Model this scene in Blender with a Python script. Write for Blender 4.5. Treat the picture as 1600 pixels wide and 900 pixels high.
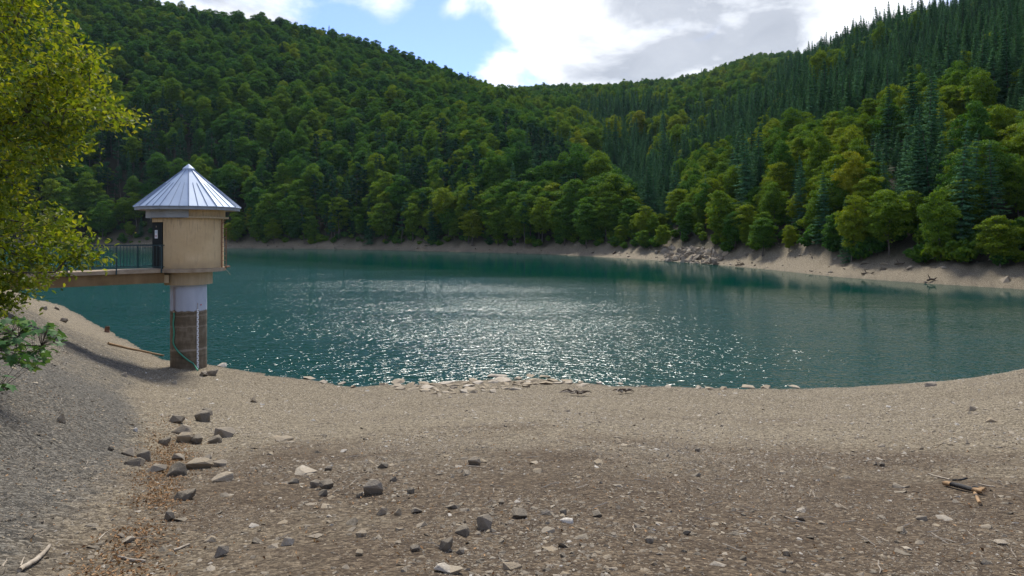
import bpy, bmesh, math, random
import numpy as np
from mathutils import Vector, Matrix, Euler

for o in list(bpy.data.objects):
    bpy.data.objects.remove(o, do_unlink=True)
SC = bpy.context.scene
COL = SC.collection
random.seed(7)
RNG = np.random.default_rng(11)

# ------------------------------------------------------------------ camera
FP = 1067.0          # focal length in photo pixels (1600 wide)
HZ = 366.0           # horizon row of the photo
CH = 6.0             # eye height above the water
cam_d = bpy.data.cameras.new('camera')
cam_d.sensor_width = 36.0
cam_d.lens = FP / 1600 * 36.0
cam_d.shift_y = -(450 - HZ) / 1600
cam_d.clip_start = 0.1
cam_d.clip_end = 20000
cam = bpy.data.objects.new('camera', cam_d)
COL.objects.link(cam)
cam.location = (0, 0, CH)
cam.rotation_euler = (math.radians(90), 0, 0)
SC.camera = cam

# ------------------------------------------------------------------ sky, sun, exposure
SUN_EL, SUN_AZ = math.radians(50), math.radians(-1)     # azimuth from +Y towards +X
SC.view_settings.view_transform = 'Standard'
SC.view_settings.look = 'None'
SC.view_settings.exposure = 1.42
SC.view_settings.gamma = 1.0
SC.cycles.max_bounces = 6
SC.cycles.diffuse_bounces = 3
SC.cycles.glossy_bounces = 3
SC.cycles.transmission_bounces = 4
SC.cycles.volume_bounces = 1
SC.cycles.use_denoising = True

sun_d = bpy.data.lights.new('sun', 'SUN')
sun_d.energy = 2.1
sun_d.angle = math.radians(13)
sun_d.color = (1.0, 0.95, 0.86)
sun = bpy.data.objects.new('sun', sun_d)
COL.objects.link(sun)
sdir = Vector((math.sin(SUN_AZ) * math.cos(SUN_EL), math.cos(SUN_AZ) * math.cos(SUN_EL), math.sin(SUN_EL)))
sun.rotation_euler = (-sdir).to_track_quat('-Z', 'Y').to_euler()
sun.location = sdir * 300


class NT:
    """small helper round a node tree"""
    def __init__(self, tree):
        self.t = tree
        tree.nodes.clear()

    def n(self, typ, **kw):
        nd = self.t.nodes.new(typ)
        ins = kw.pop('ins', {})
        for k, v in kw.items():
            setattr(nd, k, v)
        for k, v in ins.items():
            if isinstance(v, bpy.types.NodeSocket):
                self.t.links.new(v, nd.inputs[k])
            else:
                nd.inputs[k].default_value = v
        return nd

    def link(self, a, b):
        self.t.links.new(a, b)

    def math(self, op, a, b=None, c=None, clamp=False):
        nd = self.t.nodes.new('ShaderNodeMath')
        nd.operation = op
        nd.use_clamp = clamp
        for i, v in enumerate((a, b, c)):
            if v is None:
                continue
            if isinstance(v, bpy.types.NodeSocket):
                self.t.links.new(v, nd.inputs[i])
            else:
                nd.inputs[i].default_value = v
        return nd.outputs[0]

    def smooth(self, v, a, b, lo=0.0, hi=1.0):
        nd = self.n('ShaderNodeMapRange', interpolation_type='SMOOTHSTEP')
        self.link(v, nd.inputs['Value'])
        nd.inputs['From Min'].default_value = a
        nd.inputs['From Max'].default_value = b
        nd.inputs['To Min'].default_value = lo
        nd.inputs['To Max'].default_value = hi
        return nd.outputs[0]

    def mix(self, f, a, b, blend='MIX'):
        nd = self.t.nodes.new('ShaderNodeMix')
        nd.data_type = 'RGBA'
        nd.blend_type = blend
        for s, v in ((nd.inputs[0], f), (nd.inputs[6], a), (nd.inputs[7], b)):
            if isinstance(v, bpy.types.NodeSocket):
                self.t.links.new(v, s)
            elif isinstance(v, (int, float)):
                s.default_value = v
            else:
                s.default_value = (*v, 1.0)
        return nd.outputs[2]

    def ramp(self, f, stops):
        nd = self.t.nodes.new('ShaderNodeValToRGB')
        el = nd.color_ramp.elements
        while len(el) < len(stops):
            el.new(0.5)
        for e, (p, c) in zip(el, stops):
            e.position = p
            e.color = (*c, 1.0)
        self.link(f, nd.inputs[0])
        return nd.outputs[0]

    def noise(self, vec, scale, detail=4, rough=0.55, dist=0.0):
        nd = self.n('ShaderNodeTexNoise')
        if vec is not None:
            self.link(vec, nd.inputs['Vector'])
        nd.inputs['Scale'].default_value = scale
        nd.inputs['Detail'].default_value = detail
        nd.inputs['Roughness'].default_value = rough
        nd.inputs['Distortion'].default_value = dist
        return nd.outputs['Fac']


def pix_dir(px, py):
    return Vector(((px - 800) / FP, 1.0, (HZ - py) / FP)).normalized()


world = bpy.data.worlds.new('World')
SC.world = world
world.use_nodes = True
W = NT(world.node_tree)
wtc = W.n('ShaderNodeTexCoord').outputs['Generated']
sky = W.n('ShaderNodeTexSky', sky_type='NISHITA', sun_disc=False, sun_elevation=SUN_EL,
          sun_rotation=SUN_AZ, altitude=700, air_density=1.0, dust_density=0.6, ozone_density=2.0)
# clouds live at fixed directions of the sky: (photo px, py, radius px, weight)
CLOUDS = [(870, 30, 150, .42), (600, 5, 80, .50), (765, 122, 48, .42), (705, 15, 35, .25), (340, 12, 130, .40), (1180, 30, 330, .42),
          (660, 85, 165, -.55), (520, 60, 100, -.16), (860, 125, 70, -.10)]
cvec = W.n('ShaderNodeVectorMath', operation='MULTIPLY', ins={0: wtc, 1: (1, 1, 1.9)}).outputs[0]
cn = W.noise(cvec, 5.2, 8, .58, .35)
dens = W.math('MULTIPLY', W.math('SUBTRACT', cn, 0.44), 1.5)
for px, py, r, w in CLOUDS:
    c = pix_dir(px, py)
    d = W.n('ShaderNodeVectorMath', operation='DISTANCE', ins={0: wtc, 1: tuple(c)}).outputs['Value']
    g = W.smooth(d, 0.0, r / FP * 1.25, w, 0.0)
    dens = W.math('ADD', dens, g)
mask = W.smooth(dens, -0.04, 0.36)
sh = W.noise(cvec, 6.0, 8, .55, .3)
thick = W.smooth(W.math('ADD', W.math('MULTIPLY', dens, 0.3), W.math('ADD', W.math('MULTIPLY', W.math('SUBTRACT', sh, .5), 1.15), .5)), 0.42, 0.80)
dgrey = W.n('ShaderNodeVectorMath', operation='DISTANCE', ins={0: wtc, 1: tuple(pix_dir(1090, 35))}).outputs['Value']
dwhite = W.n('ShaderNodeVectorMath', operation='DISTANCE', ins={0: wtc, 1: tuple(pix_dir(850, 30))}).outputs['Value']
thick = W.math('ADD', thick, W.smooth(dgrey, .06, .30, .55, 0.0))
thick = W.math('SUBTRACT', thick, W.smooth(dwhite, .02, .17, .75, 0.0), clamp=True)
ccol = W.mix(thick, (0.62, 0.63, 0.645), (0.26, 0.275, 0.30))
ccol = W.mix(1.0, ccol, W.ramp(W.noise(cvec, 11.0, 8, .6, .3), [(.3, (.80, .81, .83)), (.7, (1.0, 1.0, 1.0))]), 'MULTIPLY')
blue = W.mix(1.0, sky.outputs[0], (0.052, 0.057, 0.077), 'MULTIPLY')
final = W.mix(W.math('MULTIPLY', mask, 0.97), blue, ccol)
bg = W.n('ShaderNodeBackground', ins={'Color': final, 'Strength': 1.0})
W.link(bg.outputs[0], W.n('ShaderNodeOutputWorld').inputs[0])


# ------------------------------------------------------------------ mesh helpers
def mesh_np(name, V, F, mats=(), mi=None, smooth=False, attrs=None):
    """V (n,3), F list of (m,k) int arrays (quads / tris)"""
    me = bpy.data.meshes.new(name)
    V = np.asarray(V, dtype=np.float32)
    if isinstance(F, np.ndarray):
        F = [F]
    F = [np.asarray(f, dtype=np.int32) for f in F if len(f)]
    me.vertices.add(len(V))
    me.vertices.foreach_set('co', V.ravel())
    li = np.concatenate([f.ravel() for f in F])
    tot = np.concatenate([np.full(len(f), f.shape[1], np.int32) for f in F])
    st = np.concatenate([[0], np.cumsum(tot)[:-1]]).astype(np.int32)
    me.loops.add(len(li))
    me.loops.foreach_set('vertex_index', li)
    me.polygons.add(len(tot))
    me.polygons.foreach_set('loop_start', st)
    for m in mats:
        me.materials.append(m)
    if mi is not None:
        me.polygons.foreach_set('material_index', np.asarray(mi, dtype=np.int32))
    me.polygons.foreach_set('use_smooth', np.full(len(tot), smooth))
    for an, (dom, typ, val) in (attrs or {}).items():
        a = me.attributes.new(an, typ, dom)
        a.data.foreach_set('value' if typ in ('FLOAT', 'INT') else ('vector' if typ == 'FLOAT_VECTOR' else 'color'), np.asarray(val).ravel())
    me.update(calc_edges=True)
    me.validate()
    return me


def link(name, data, parent=None, loc=(0, 0, 0), rot=(0, 0, 0), sc=(1, 1, 1)):
    o = bpy.data.objects.new(name, data)
    COL.objects.link(o)
    o.location = loc
    o.rotation_euler = rot
    o.scale = sc if hasattr(sc, '__len__') else (sc,) * 3
    o.parent = parent
    return o


def tag(o, label, cat=None, group=None, kind=None):
    if label:
        o['label'] = label
    if cat:
        o['category'] = cat
    if group:
        o['group'] = group
    if kind:
        o['kind'] = kind
    return o


class MB:
    """collects primitive shapes into one mesh"""
    def __init__(self):
        self.v, self.f, self.n = [], {}, 0

    def add(self, V, F):
        V = np.asarray(V, float)
        for f in F:
            self.f.setdefault(len(f), []).append([i + self.n for i in f])
        self.v.append(V)
        self.n += len(V)
        return self

    def box(self, c, s, rz=0.0):
        x, y, z = s[0] / 2, s[1] / 2, s[2] / 2
        P = np.array([(-x, -y, -z), (x, -y, -z), (x, y, -z), (-x, y, -z), (-x, -y, z), (x, -y, z), (x, y, z), (-x, y, z)])
        ca, sa = math.cos(rz), math.sin(rz)
        P[:, :2] = P[:, :2] @ np.array([[ca, sa], [-sa, ca]])
        return self.add(P + np.array(c), [(0, 3, 2, 1), (4, 5, 6, 7), (0, 1, 5, 4), (1, 2, 6, 5), (2, 3, 7, 6), (3, 0, 4, 7)])

    def lathe(self, prof, n=48, a0=0.0, a1=2 * math.pi, closed=True, rot=0.0):
        """prof: list of (r, z) bottom to top"""
        m = n if closed else n + 1
        A = a0 + (a1 - a0) * np.arange(m) / n + rot
        V = np.concatenate([np.stack([r * np.cos(A), r * np.sin(A), np.full(m, z)], 1) for r, z in prof])
        F = []
        for k in range(len(prof) - 1):
            for i in range(n):
                j = (i + 1) % m
                F.append((k * m + i, k * m + j, (k + 1) * m + j, (k + 1) * m + i))
        return self.add(V, F)

    def tube(self, pts, rad, n=6, cap=True):
        pts = np.asarray(pts, float)
        rad = np.broadcast_to(np.asarray(rad, float), (len(pts),))
        d = np.gradient(pts, axis=0)
        d /= np.linalg.norm(d, axis=1)[:, None] + 1e-9
        V, F = [], []
        up = np.array([0, 0, 1.0]) if abs(d[0][2]) < .9 else np.array([1.0, 0, 0])
        for p, t, r in zip(pts, d, rad):
            a = np.cross(t, up)
            a /= np.linalg.norm(a) + 1e-9
            b = np.cross(t, a)
            for k in range(n):
                th = 2 * math.pi * k / n
                V.append(p + r * (a * math.cos(th) + b * math.sin(th)))
        for i in range(len(pts) - 1):
            for k in range(n):
                F.append((i * n + k, i * n + (k + 1) % n, (i + 1) * n + (k + 1) % n, (i + 1) * n + k))
        if cap:
            F.append(tuple(range(n)))
            F.append(tuple(reversed(range((len(pts) - 1) * n, len(pts) * n))))
        return self.add(V, F)

    def mesh(self, name, mat, smooth=False):
        V = np.concatenate(self.v)
        F = [np.array(f) for f in self.f.values()]
        return mesh_np(name, V, F, [mat] if mat else [], smooth=smooth)

    def build(self, name, mat, parent=None, smooth=False, **kw):
        return link(name, self.mesh(name, mat, smooth), parent, **kw)


# ------------------------------------------------------------------ value noise for the terrain
def _hash(i, j, s):
    h = (i.astype(np.int64) * 374761393 + j.astype(np.int64) * 668265263 + s * 1274126177) & 0xffffffff
    h = ((h ^ (h >> 13)) * 1274126177) & 0xffffffff
    return ((h ^ (h >> 16)) & 0xffff) / 65535.0


def vnoise(x, y, sc, seed=0):
    x = np.asarray(x, float) / sc
    y = np.asarray(y, float) / sc
    i, j = np.floor(x), np.floor(y)
    u, v = x - i, y - j
    u, v = u * u * (3 - 2 * u), v * v * (3 - 2 * v)
    i, j = i.astype(np.int64), j.astype(np.int64)
    a, b = _hash(i, j, seed), _hash(i + 1, j, seed)
    c, d = _hash(i, j + 1, seed), _hash(i + 1, j + 1, seed)
    return (a * (1 - u) + b * u) * (1 - v) + (c * (1 - u) + d * u) * v


def fbm(x, y, sc, seed=0, oct=4):
    s, a, t = 0, 1.0, 0
    for k in range(oct):
        s = s + a * vnoise(x, y, sc / 2 ** k, seed + k * 17)
        t += a
        a *= .5
    return s / t


# ------------------------------------------------------------------ lake outline and terrain height
def on_water(px, py):
    d = CH * FP / (py - HZ)
    return ((px - 800) / FP * d, d)


NEAR_PX = [(92, 474), (118, 489), (142, 502), (165, 514), (190, 528), (216, 541), (240, 553), (265, 563), (300, 567), (330, 570), (365, 577), (400, 582),
           (450, 589), (500, 596), (535, 602), (556, 605), (590, 602), (640, 600), (700, 597), (740, 594), (780, 592), (840, 592), (890, 596), (940, 601), (1000, 604),
           (1100, 606), (1180, 607), (1250, 607), (1330, 604), (1400, 600), (1460, 596), (1500, 592), (1550, 586), (1600, 580)]
NEAR = [on_water(*p) for p in NEAR_PX]
FAR_PX = [(1600, 452), (1450, 443), (1300, 432), (1200, 421), (1100, 412), (1000, 405), (930, 401), (850, 397), (740, 394), (640, 391.5),
          (540, 389.5), (450, 388.7), (360, 388), (250, 387), (160, 386.5)]
FAR = [on_water(*p) for p in FAR_PX]
LAKE = np.array(NEAR + [(26, 33), (33, 40), (43, 50), (52, 61)] + FAR + [(-215, 300), (-225, 255), (-165, 185), (-105, 122), (-66, 84), (-48, 66)])


def seg_dist(P, poly, closed=True):
    """unsigned distance from points P (n,2) to a polyline"""
    d = np.full(len(P), 1e9)
    m = len(poly)
    for k in range(m if closed else m - 1):
        a, b = poly[k], poly[(k + 1) % m]
        ab = b - a
        t = np.clip(((P - a) @ ab) / (ab @ ab + 1e-9), 0, 1)
        q = P - a - t[:, None] * ab
        d = np.minimum(d, np.hypot(q[:, 0], q[:, 1]))
    return d


def inside(P, poly):
    c = np.zeros(len(P), bool)
    m = len(poly)
    x, y = P[:, 0], P[:, 1]
    for k in range(m):
        (x1, y1), (x2, y2) = poly[k], poly[(k + 1) % m]
        if y1 == y2:
            continue
        cond = ((y1 > y) != (y2 > y)) & (x < (x2 - x1) * (y - y1) / (y2 - y1) + x1)
        c ^= cond
    return c


TOE = np.array([(-300, 420), (-66, 84), (-37, 56), (-25.6, 43), (-16.6, 32.6), (-15.2, 30), (-10.2, 20), (-5.8, 11.4), (-2.6, 4.2), (-1.6, 0), (-1, -30)], float)
TOEPOLY = np.concatenate([TOE, [(-600, -30), (-600, 420)]])
SHORE_X = np.array([p[0] for p in NEAR])
SHORE_Y = np.array([p[1] for p in NEAR])
far_px = np.array([p[0] for p in FAR_PX][::-1])
far_y = np.array([p[1] for p in FAR][::-1])
FPX = np.concatenate([[-1200, -400, 0], far_px, [1720, 2000, 2600]])
FY = np.concatenate([[210, 260, 290], far_y, [66, 54, 44]])

HILLS = [
    ('left', [-1200, -600, -200, 0, 100, 240, 400, 500, 600, 700, 760, 830, 900, 960, 1030],
     [-330, -250, -120, -60, -35, 8, 33, 53, 83, 113, 136, 163, 205, 250, 310],
     [420, 450, 520, 560, 580, 620, 660, 690, 710, 720, 710, 650, 560, 480, 400]),
    ('right', [860, 900, 960, 1040, 1110, 1180, 1240, 1330, 1450, 1600, 1800, 2200, 2800],
     [320, 285, 240, 200, 168, 132, 92, 52, 12, -40, -110, -260, -400],
     [420, 480, 600, 720, 760, 760, 730, 650, 540, 430, 340, 220, 160]),
    ('back', [0, 400, 700, 830, 900, 1000, 1080, 1150, 1180, 1240, 1300, 1500, 1800],
     [230, 180, 150, 139, 139, 133, 123, 99, 90, 88, 96, 150, 200],
     [1200] * 13),
]


def hill_heights(x, y):
    px = 800 + FP * x / np.maximum(y, 5.0)
    d0s = np.interp(px, FPX, FY) + 9
    out = []
    for name, hx, hy, hd in HILLS:
        e = (HZ - np.interp(px, hx, hy)) / FP
        D1 = np.interp(px, hx, hd)
        D0 = np.where(name == 'back', np.maximum(d0s, 225.0), d0s)
        zc = np.maximum(e * D1 + CH - 17.0, 1.0)
        s = (y - D0) / np.maximum(D1 - D0, 20)
        sc_ = np.clip(s, 0, 1)
        p = 1.16 * sc_ - .16 * sc_ ** 2 + .0 * sc_
        if name == 'right':
            p = 1.06 * sc_ - .06 * sc_ ** 2
        z = zc * p - np.where(s > 1, (y - D1) * .35, 0)
        if name == 'left':
            z = np.where(px > 1030, -50, z)
        if name == 'right':
            z = np.where(px < 860, -50, z)
        z = np.where(y < 20, 0, z)
        out.append(z)
    return out


def softp(d, k):
    return k * np.logaddexp(0, d / k)


def gz(x, y, full=False):
    x = np.asarray(x, float).ravel()
    y = np.asarray(y, float).ravel()
    P = np.stack([x, y], 1)
    d = seg_dist(P, LAKE)
    ins = inside(P, LAKE)
    sd = np.where(ins, -d, d)
    # beach on this side of the lake
    ysh = np.interp(x, SHORE_X, SHORE_Y)
    s = np.maximum(ysh - y, 0)
    beach = .055 * np.minimum(s, 4.5) + .182 * softp(s - 4.5, .8) - .182 * softp(np.array(-4.5), .8)
    beach = np.where(y < 3, beach - .12 * (3 - y), beach)
    beach = np.minimum(beach, 4.45)
    td = seg_dist(P, TOE, False)
    tin = inside(P, TOEPOLY)
    tsd = np.where(tin, td, -td)
    left = .37 * (softp(tsd - .3, .35))
    left = np.where(left > 4.6, 4.6 + (left - 4.6) * .25, left)
    rl = (x - (.34 * y + 2.5)) * .9
    right = .11 * softp(rl, 1.2)
    near = beach + left * np.clip(sd / 1.2, 0, 1) + right * np.clip(sd / 3, 0, 1)
    lumps = (fbm(x, y, 2.6, 3) - .5) * .16 + (fbm(x, y, .55, 9, 3) - .5) * .05
    near = near + lumps * np.clip(sd / 1.5, 0, 1) + (fbm(x, y, 1.2, 23) - .5) * .12 * np.clip(1 - abs(sd) / 1.2, 0, 1)
    # far side
    sdn = sd + (fbm(x, y, 9, 15) - .5) * 3.0 * np.clip(sd / 3, 0, 1)
    bank = np.minimum(.27 * sdn, 2.3 + .06 * np.minimum(sdn, 14)) + (fbm(x, y, 4, 5) - .5) * .9 * np.clip(sd / 3, 0, 1)
    bank = bank + .16 * np.sin(bank * 9.0) * np.clip(sd / 2, 0, 1)
    hl = hill_heights(x, y)
    hmax = np.maximum(np.maximum(hl[0], hl[1]), hl[2])
    far = np.maximum(bank, 0.02) + np.maximum(hmax, 0) + (fbm(x, y, 90, 31, 3) - .5) * 14 * np.clip(sd / 60 - .3, 0, 1)
    w = np.clip((y - 58 - np.maximum(0, 0)) / 20, 0, 1)
    w = np.where(x > 26, np.clip((y - 42) / 14, 0, 1), w)
    z = near * (1 - w) + far * w
    bed = -np.minimum(.16 * d, 6)
    z = np.where(ins, bed, z)
    if full:
        return z, sd, tsd, w, hl
    return z


def gz1(x, y):
    return float(gz([x], [y])[0])


def hit(px, py, y0=3.0, y1=90.0):
    """where the view ray through a photo pixel meets the near ground"""
    Y = np.concatenate([np.arange(y0, 30, .04), np.arange(30, y1, .15)])
    X = (px - 800) / FP * Y
    Z = CH + (HZ - py) / FP * Y
    g = gz(X, Y)
    k = np.argmax(Z <= g)
    return Vector((X[k], Y[k], g[k]))


# ------------------------------------------------------------------ materials
def new_mat(name):
    m = bpy.data.materials.new(name)
    m.use_nodes = True
    t = NT(m.node_tree)
    out = t.n('ShaderNodeOutputMaterial')
    return m, t, out


def principled(t, out, col, rough=.8, bump=None, bstr=.3, bdist=.02, spec=.3, metal=0.0):
    p = t.n('ShaderNodeBsdfPrincipled')
    if isinstance(col, bpy.types.NodeSocket):
        t.link(col, p.inputs['Base Color'])
    else:
        p.inputs['Base Color'].default_value = (*col, 1)
    if isinstance(rough, bpy.types.NodeSocket):
        t.link(rough, p.inputs['Roughness'])
    else:
        p.inputs['Roughness'].default_value = rough
    p.inputs['Specular IOR Level'].default_value = spec
    p.inputs['Metallic'].default_value = metal
    if bump is not None:
        b = t.n('ShaderNodeBump', ins={'Height': bump, 'Strength': bstr, 'Distance': bdist})
        t.link(b.outputs[0], p.inputs['Normal'])
    t.link(p.outputs[0], out.inputs[0])
    return p


def simple_mat(name, c1, c2, scale=6, rough=.8, bstr=.3, bdist=.01, spec=.3, metal=0.0, stretch=(1, 1, 1)):
    m, t, out = new_mat(name)
    tc = t.n('ShaderNodeTexCoord').outputs['Object']
    v = t.n('ShaderNodeMapping', ins={'Vector': tc, 'Scale': stretch}).outputs[0]
    n = t.noise(v, scale, 6, .6)
    col = t.ramp(n, [(.3, c1), (.7, c2)])
    principled(t, out, col, rough, t.noise(v, scale * 4, 4, .6), bstr, bdist, spec, metal)
    return m


def ground_material():
    m, t, out = new_mat('shore_and_forest_floor')
    pos = t.n('ShaderNodeNewGeometry').outputs['Position']
    zone = t.n('ShaderNodeAttribute', attribute_name='zone').outputs['Color']
    sep = t.n('ShaderNodeSeparateColor', ins={0: zone})
    soil, leftg, forest = sep.outputs[0], sep.outputs[1], sep.outputs[2]
    wet = t.n('ShaderNodeAttribute', attribute_name='wet').outputs['Fac']
    big = t.noise(pos, .45, 5, .6)
    med = t.noise(pos, 3.0, 5, .65)
    fine = t.noise(pos, 28, 4, .7)
    vor = t.n('ShaderNodeTexVoronoi', feature='F1', ins={'Vector': pos, 'Scale': 24.0, 'Randomness': 1.0})
    vor2 = t.n('ShaderNodeTexVoronoi', feature='F1', ins={'Vector': pos, 'Scale': 55.0, 'Randomness': 1.0})
    peb = t.n('ShaderNodeSeparateColor', ins={0: vor.outputs['Color']}).outputs[0]
    peb2 = t.n('ShaderNodeSeparateColor', ins={0: vor2.outputs['Color']}).outputs[1]
    pale = t.ramp(t.math('ADD', t.math('MULTIPLY', peb, .5), t.math('MULTIPLY', peb2, .5)),
                  [(.15, (.058, .046, .030)), (.5, (.155, .126, .083)), (.85, (.38, .32, .222))])
    brown = t.ramp(t.math('ADD', t.math('MULTIPLY', fine, .7), t.math('MULTIPLY', peb, .3)),
                   [(.3, (.042, .029, .018)), (.55, (.092, .067, .042)), (.8, (.24, .185, .12))])
    grey = t.ramp(t.math('ADD', t.math('MULTIPLY', peb, .55), t.math('MULTIPLY', peb2, .45)),
                  [(.2, (.034, .031, .025)), (.55, (.08, .072, .058)), (.85, (.20, .182, .148))])
    sm = t.math('ADD', soil, t.math('MULTIPLY', t.math('SUBTRACT', t.math('ADD', t.math('MULTIPLY', big, .6), t.math('MULTIPLY', med, .4)), .5), 1.5))
    col = t.mix(t.smooth(sm, .06, .80), pale, brown)
    lm = t.math('ADD', leftg, t.math('MULTIPLY', t.math('SUBTRACT', med, .5), .7))
    col = t.mix(t.smooth(lm, .35, .75), col, grey)
    fl = t.ramp(med, [(.3, (.02, .022, .012)), (.7, (.06, .05, .03))])
    col = t.mix(forest, col, fl)
    col = t.mix(t.math('MULTIPLY', wet, .62), col, (.045, .04, .03))
    h = t.math('ADD', t.math('MULTIPLY', vor.outputs['Distance'], -.8), t.math('ADD', t.math('MULTIPLY', vor2.outputs['Distance'], -.4), t.math('MULTIPLY', fine, .5)))
    principled(t, out, col, .9, h, .9, .035, .15)
    return m


def water_material():
    m, t, out = new_mat('lake_water')
    pos = t.n('ShaderNodeNewGeometry').outputs['Position']
    xyz = t.n('ShaderNodeSeparateXYZ', ins={0: pos})
    v1 = t.n('ShaderNodeMapping', ins={'Vector': pos, 'Scale': (.72, 1.5, 1.0), 'Rotation': (0, 0, .10)}).outputs[0]
    a = t.noise(v1, 2.3, 2, .5, .5)
    b = t.noise(v1, 5.5, 1, .5, .2)
    c = t.noise(pos, .5, 2, .5)
    gust = t.smooth(t.noise(t.n('ShaderNodeMapping', ins={'Vector': pos, 'Scale': (.5, 1.4, 1)}).outputs[0], .06, 4, .6), .36, .60, .55, 1.0)
    # the far end lies in the lee of the hills and is calmer
    calm = t.smooth(t.math('ADD', xyz.outputs[1], t.math('MULTIPLY', xyz.outputs[0], 1.0)), 50, 112, 1.0, .03)
    amp = t.math('MULTIPLY', gust, calm)
    h = t.math('ADD', t.math('ADD', t.math('MULTIPLY', a, .60), t.math('MULTIPLY', b, .20)), t.math('MULTIPLY', c, .4))
    h = t.math('MULTIPLY', h, amp)
    bn = t.n('ShaderNodeBump', ins={'Height': h, 'Strength': 1.0, 'Distance': .31}).outputs[0]
    fr = t.n('ShaderNodeFresnel', ins={'IOR': 1.33, 'Normal': bn}).outputs[0]
    body = t.n('ShaderNodeBsdfDiffuse', ins={'Color': (.0001, .034, .026, 1)})
    gl = t.n('ShaderNodeBsdfGlossy', ins={'Color': (1, 1, 1, 1), 'Roughness': .03, 'Normal': bn})
    # the silt-laden, wind-roughened surface mirrors less than still clear water
    mx = t.n('ShaderNodeMixShader', ins={0: t.math('MULTIPLY', fr, .70), 1: body.outputs[0], 2: gl.outputs[0]})
    t.link(mx.outputs[0], out.inputs[0])
    return m


def leaf_material(name, stops, trans=.35, rough=.55, gloss=.04, attr='tint', leafvar=.35):
    m, t, out = new_mat(name)
    tint = t.n('ShaderNodeAttribute', attribute_type='INSTANCER', attribute_name=attr).outputs['Fac']
    lv = t.n('ShaderNodeAttribute', attribute_name='lv').outputs['Fac']
    f = t.math('ADD', tint, t.math('MULTIPLY', t.math('SUBTRACT', lv, .5), leafvar), clamp=True)
    col = t.ramp(f, stops)
    val = t.math('ADD', .72, t.math('MULTIPLY', lv, .56))
    hsv = t.n('ShaderNodeHueSaturation', ins={'Color': col, 'Value': val}).outputs[0]
    d = t.n('ShaderNodeBsdfDiffuse', ins={'Color': hsv})
    tr = t.n('ShaderNodeBsdfTranslucent', ins={'Color': t.mix(1.0, hsv, (1.25, 1.15, .55), 'MULTIPLY')})
    mx = t.n('ShaderNodeMixShader', ins={0: trans, 1: d.outputs[0], 2: tr.outputs[0]})
    g = t.n('ShaderNodeBsdfGlossy', ins={'Color': (1, 1, 1, 1), 'Roughness': rough})
    mx2 = t.n('ShaderNodeMixShader', ins={0: gloss, 1: mx.outputs[0], 2: g.outputs[0]})
    t.link(mx2.outputs[0], out.inputs[0])
    return m


def stone_material():
    m, t, out = new_mat('loose_stone')
    tint = t.n('ShaderNodeAttribute', attribute_type='INSTANCER', attribute_name='tint').outputs['Fac']
    tc = t.n('ShaderNodeTexCoord').outputs['Object']
    n = t.noise(tc, 3.0, 6, .65)
    n2 = t.noise(tc, 14, 4, .6)
    f = t.math('ADD', tint, t.math('MULTIPLY', t.math('SUBTRACT', n, .5), .35), clamp=True)
    col = t.ramp(f, [(0, (.085, .070, .050)), (.3, (.17, .143, .106)), (.5, (.25, .210, .158)), (.65, (.31, .24, .15)), (.8, (.41, .355, .275)), (1, (.58, .54, .47))])
    col = t.mix(t.smooth(n2, .52, .75, 0, .4), col, (.11, .095, .075))
    nz = t.n('ShaderNodeSeparateXYZ', ins={0: t.n('ShaderNodeNewGeometry').outputs['Normal']}).outputs[2]
    dust = t.math('MULTIPLY', t.smooth(nz, .25, .9, 0, .6), t.smooth(t.noise(tc, 5, 5, .6), .35, .6))
    col = t.mix(dust, col, (.25, .21, .15))
    principled(t, out, col, .85, n2, .5, .03, .2)
    return m


M_GROUND = ground_material()
M_WATER = water_material()
M_STONE = stone_material()
M_BEECH = leaf_material('beech_leaves', [(0, (.017, .070, .022)), (.35, (.046, .132, .013)), (.65, (.115, .190, .007)), (.88, (.175, .225, .008)), (1, (.21, .22, .010))], .38, gloss=.012)
M_SPRUCE = leaf_material('spruce_needles', [(0, (.015, .046, .023)), (.5, (.040, .108, .048)), (1, (.072, .168, .080))], .2, gloss=.004, leafvar=.3)
M_MAPLE = leaf_material('yellow_green_leaves', [(0, (.05, .105, .008)), (.5, (.125, .178, .010)), (1, (.25, .25, .02))], .52, .5, .02, leafvar=.9)
M_SHRUB = leaf_material('maple_shrub_leaves', [(0, (.03, .085, .025)), (.6, (.07, .15, .045)), (1, (.13, .20, .05))], .3, .5, .015, leafvar=.4)
M_LITTER = leaf_material('dry_leaf_litter', [(0, (.09, .05, .027)), (.5, (.20, .112, .055)), (1, (.34, .215, .115))], .1, gloss=.0, leafvar=.9)
M_BARK = simple_mat('bark', (.05, .04, .03), (.14, .12, .10), 3, .9, .6, .05, .1, stretch=(1, 1, .25))
M_TWIG = simple_mat('bare_wood', (.22, .18, .13), (.42, .36, .28), 8, .8, .3, .01, .2)
M_WOODTAN = simple_mat('split_wood', (.22, .13, .06), (.36, .24, .13), 8, .75, .3, .01, .2)
M_CHAR = simple_mat('charred_wood', (.012, .011, .010), (.035, .032, .03), 10, .75, .5, .01, .3)
M_DARKWOOD = simple_mat('wet_driftwood', (.035, .025, .018), (.12, .09, .06), 8, .8, .4, .01, .2)

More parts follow.
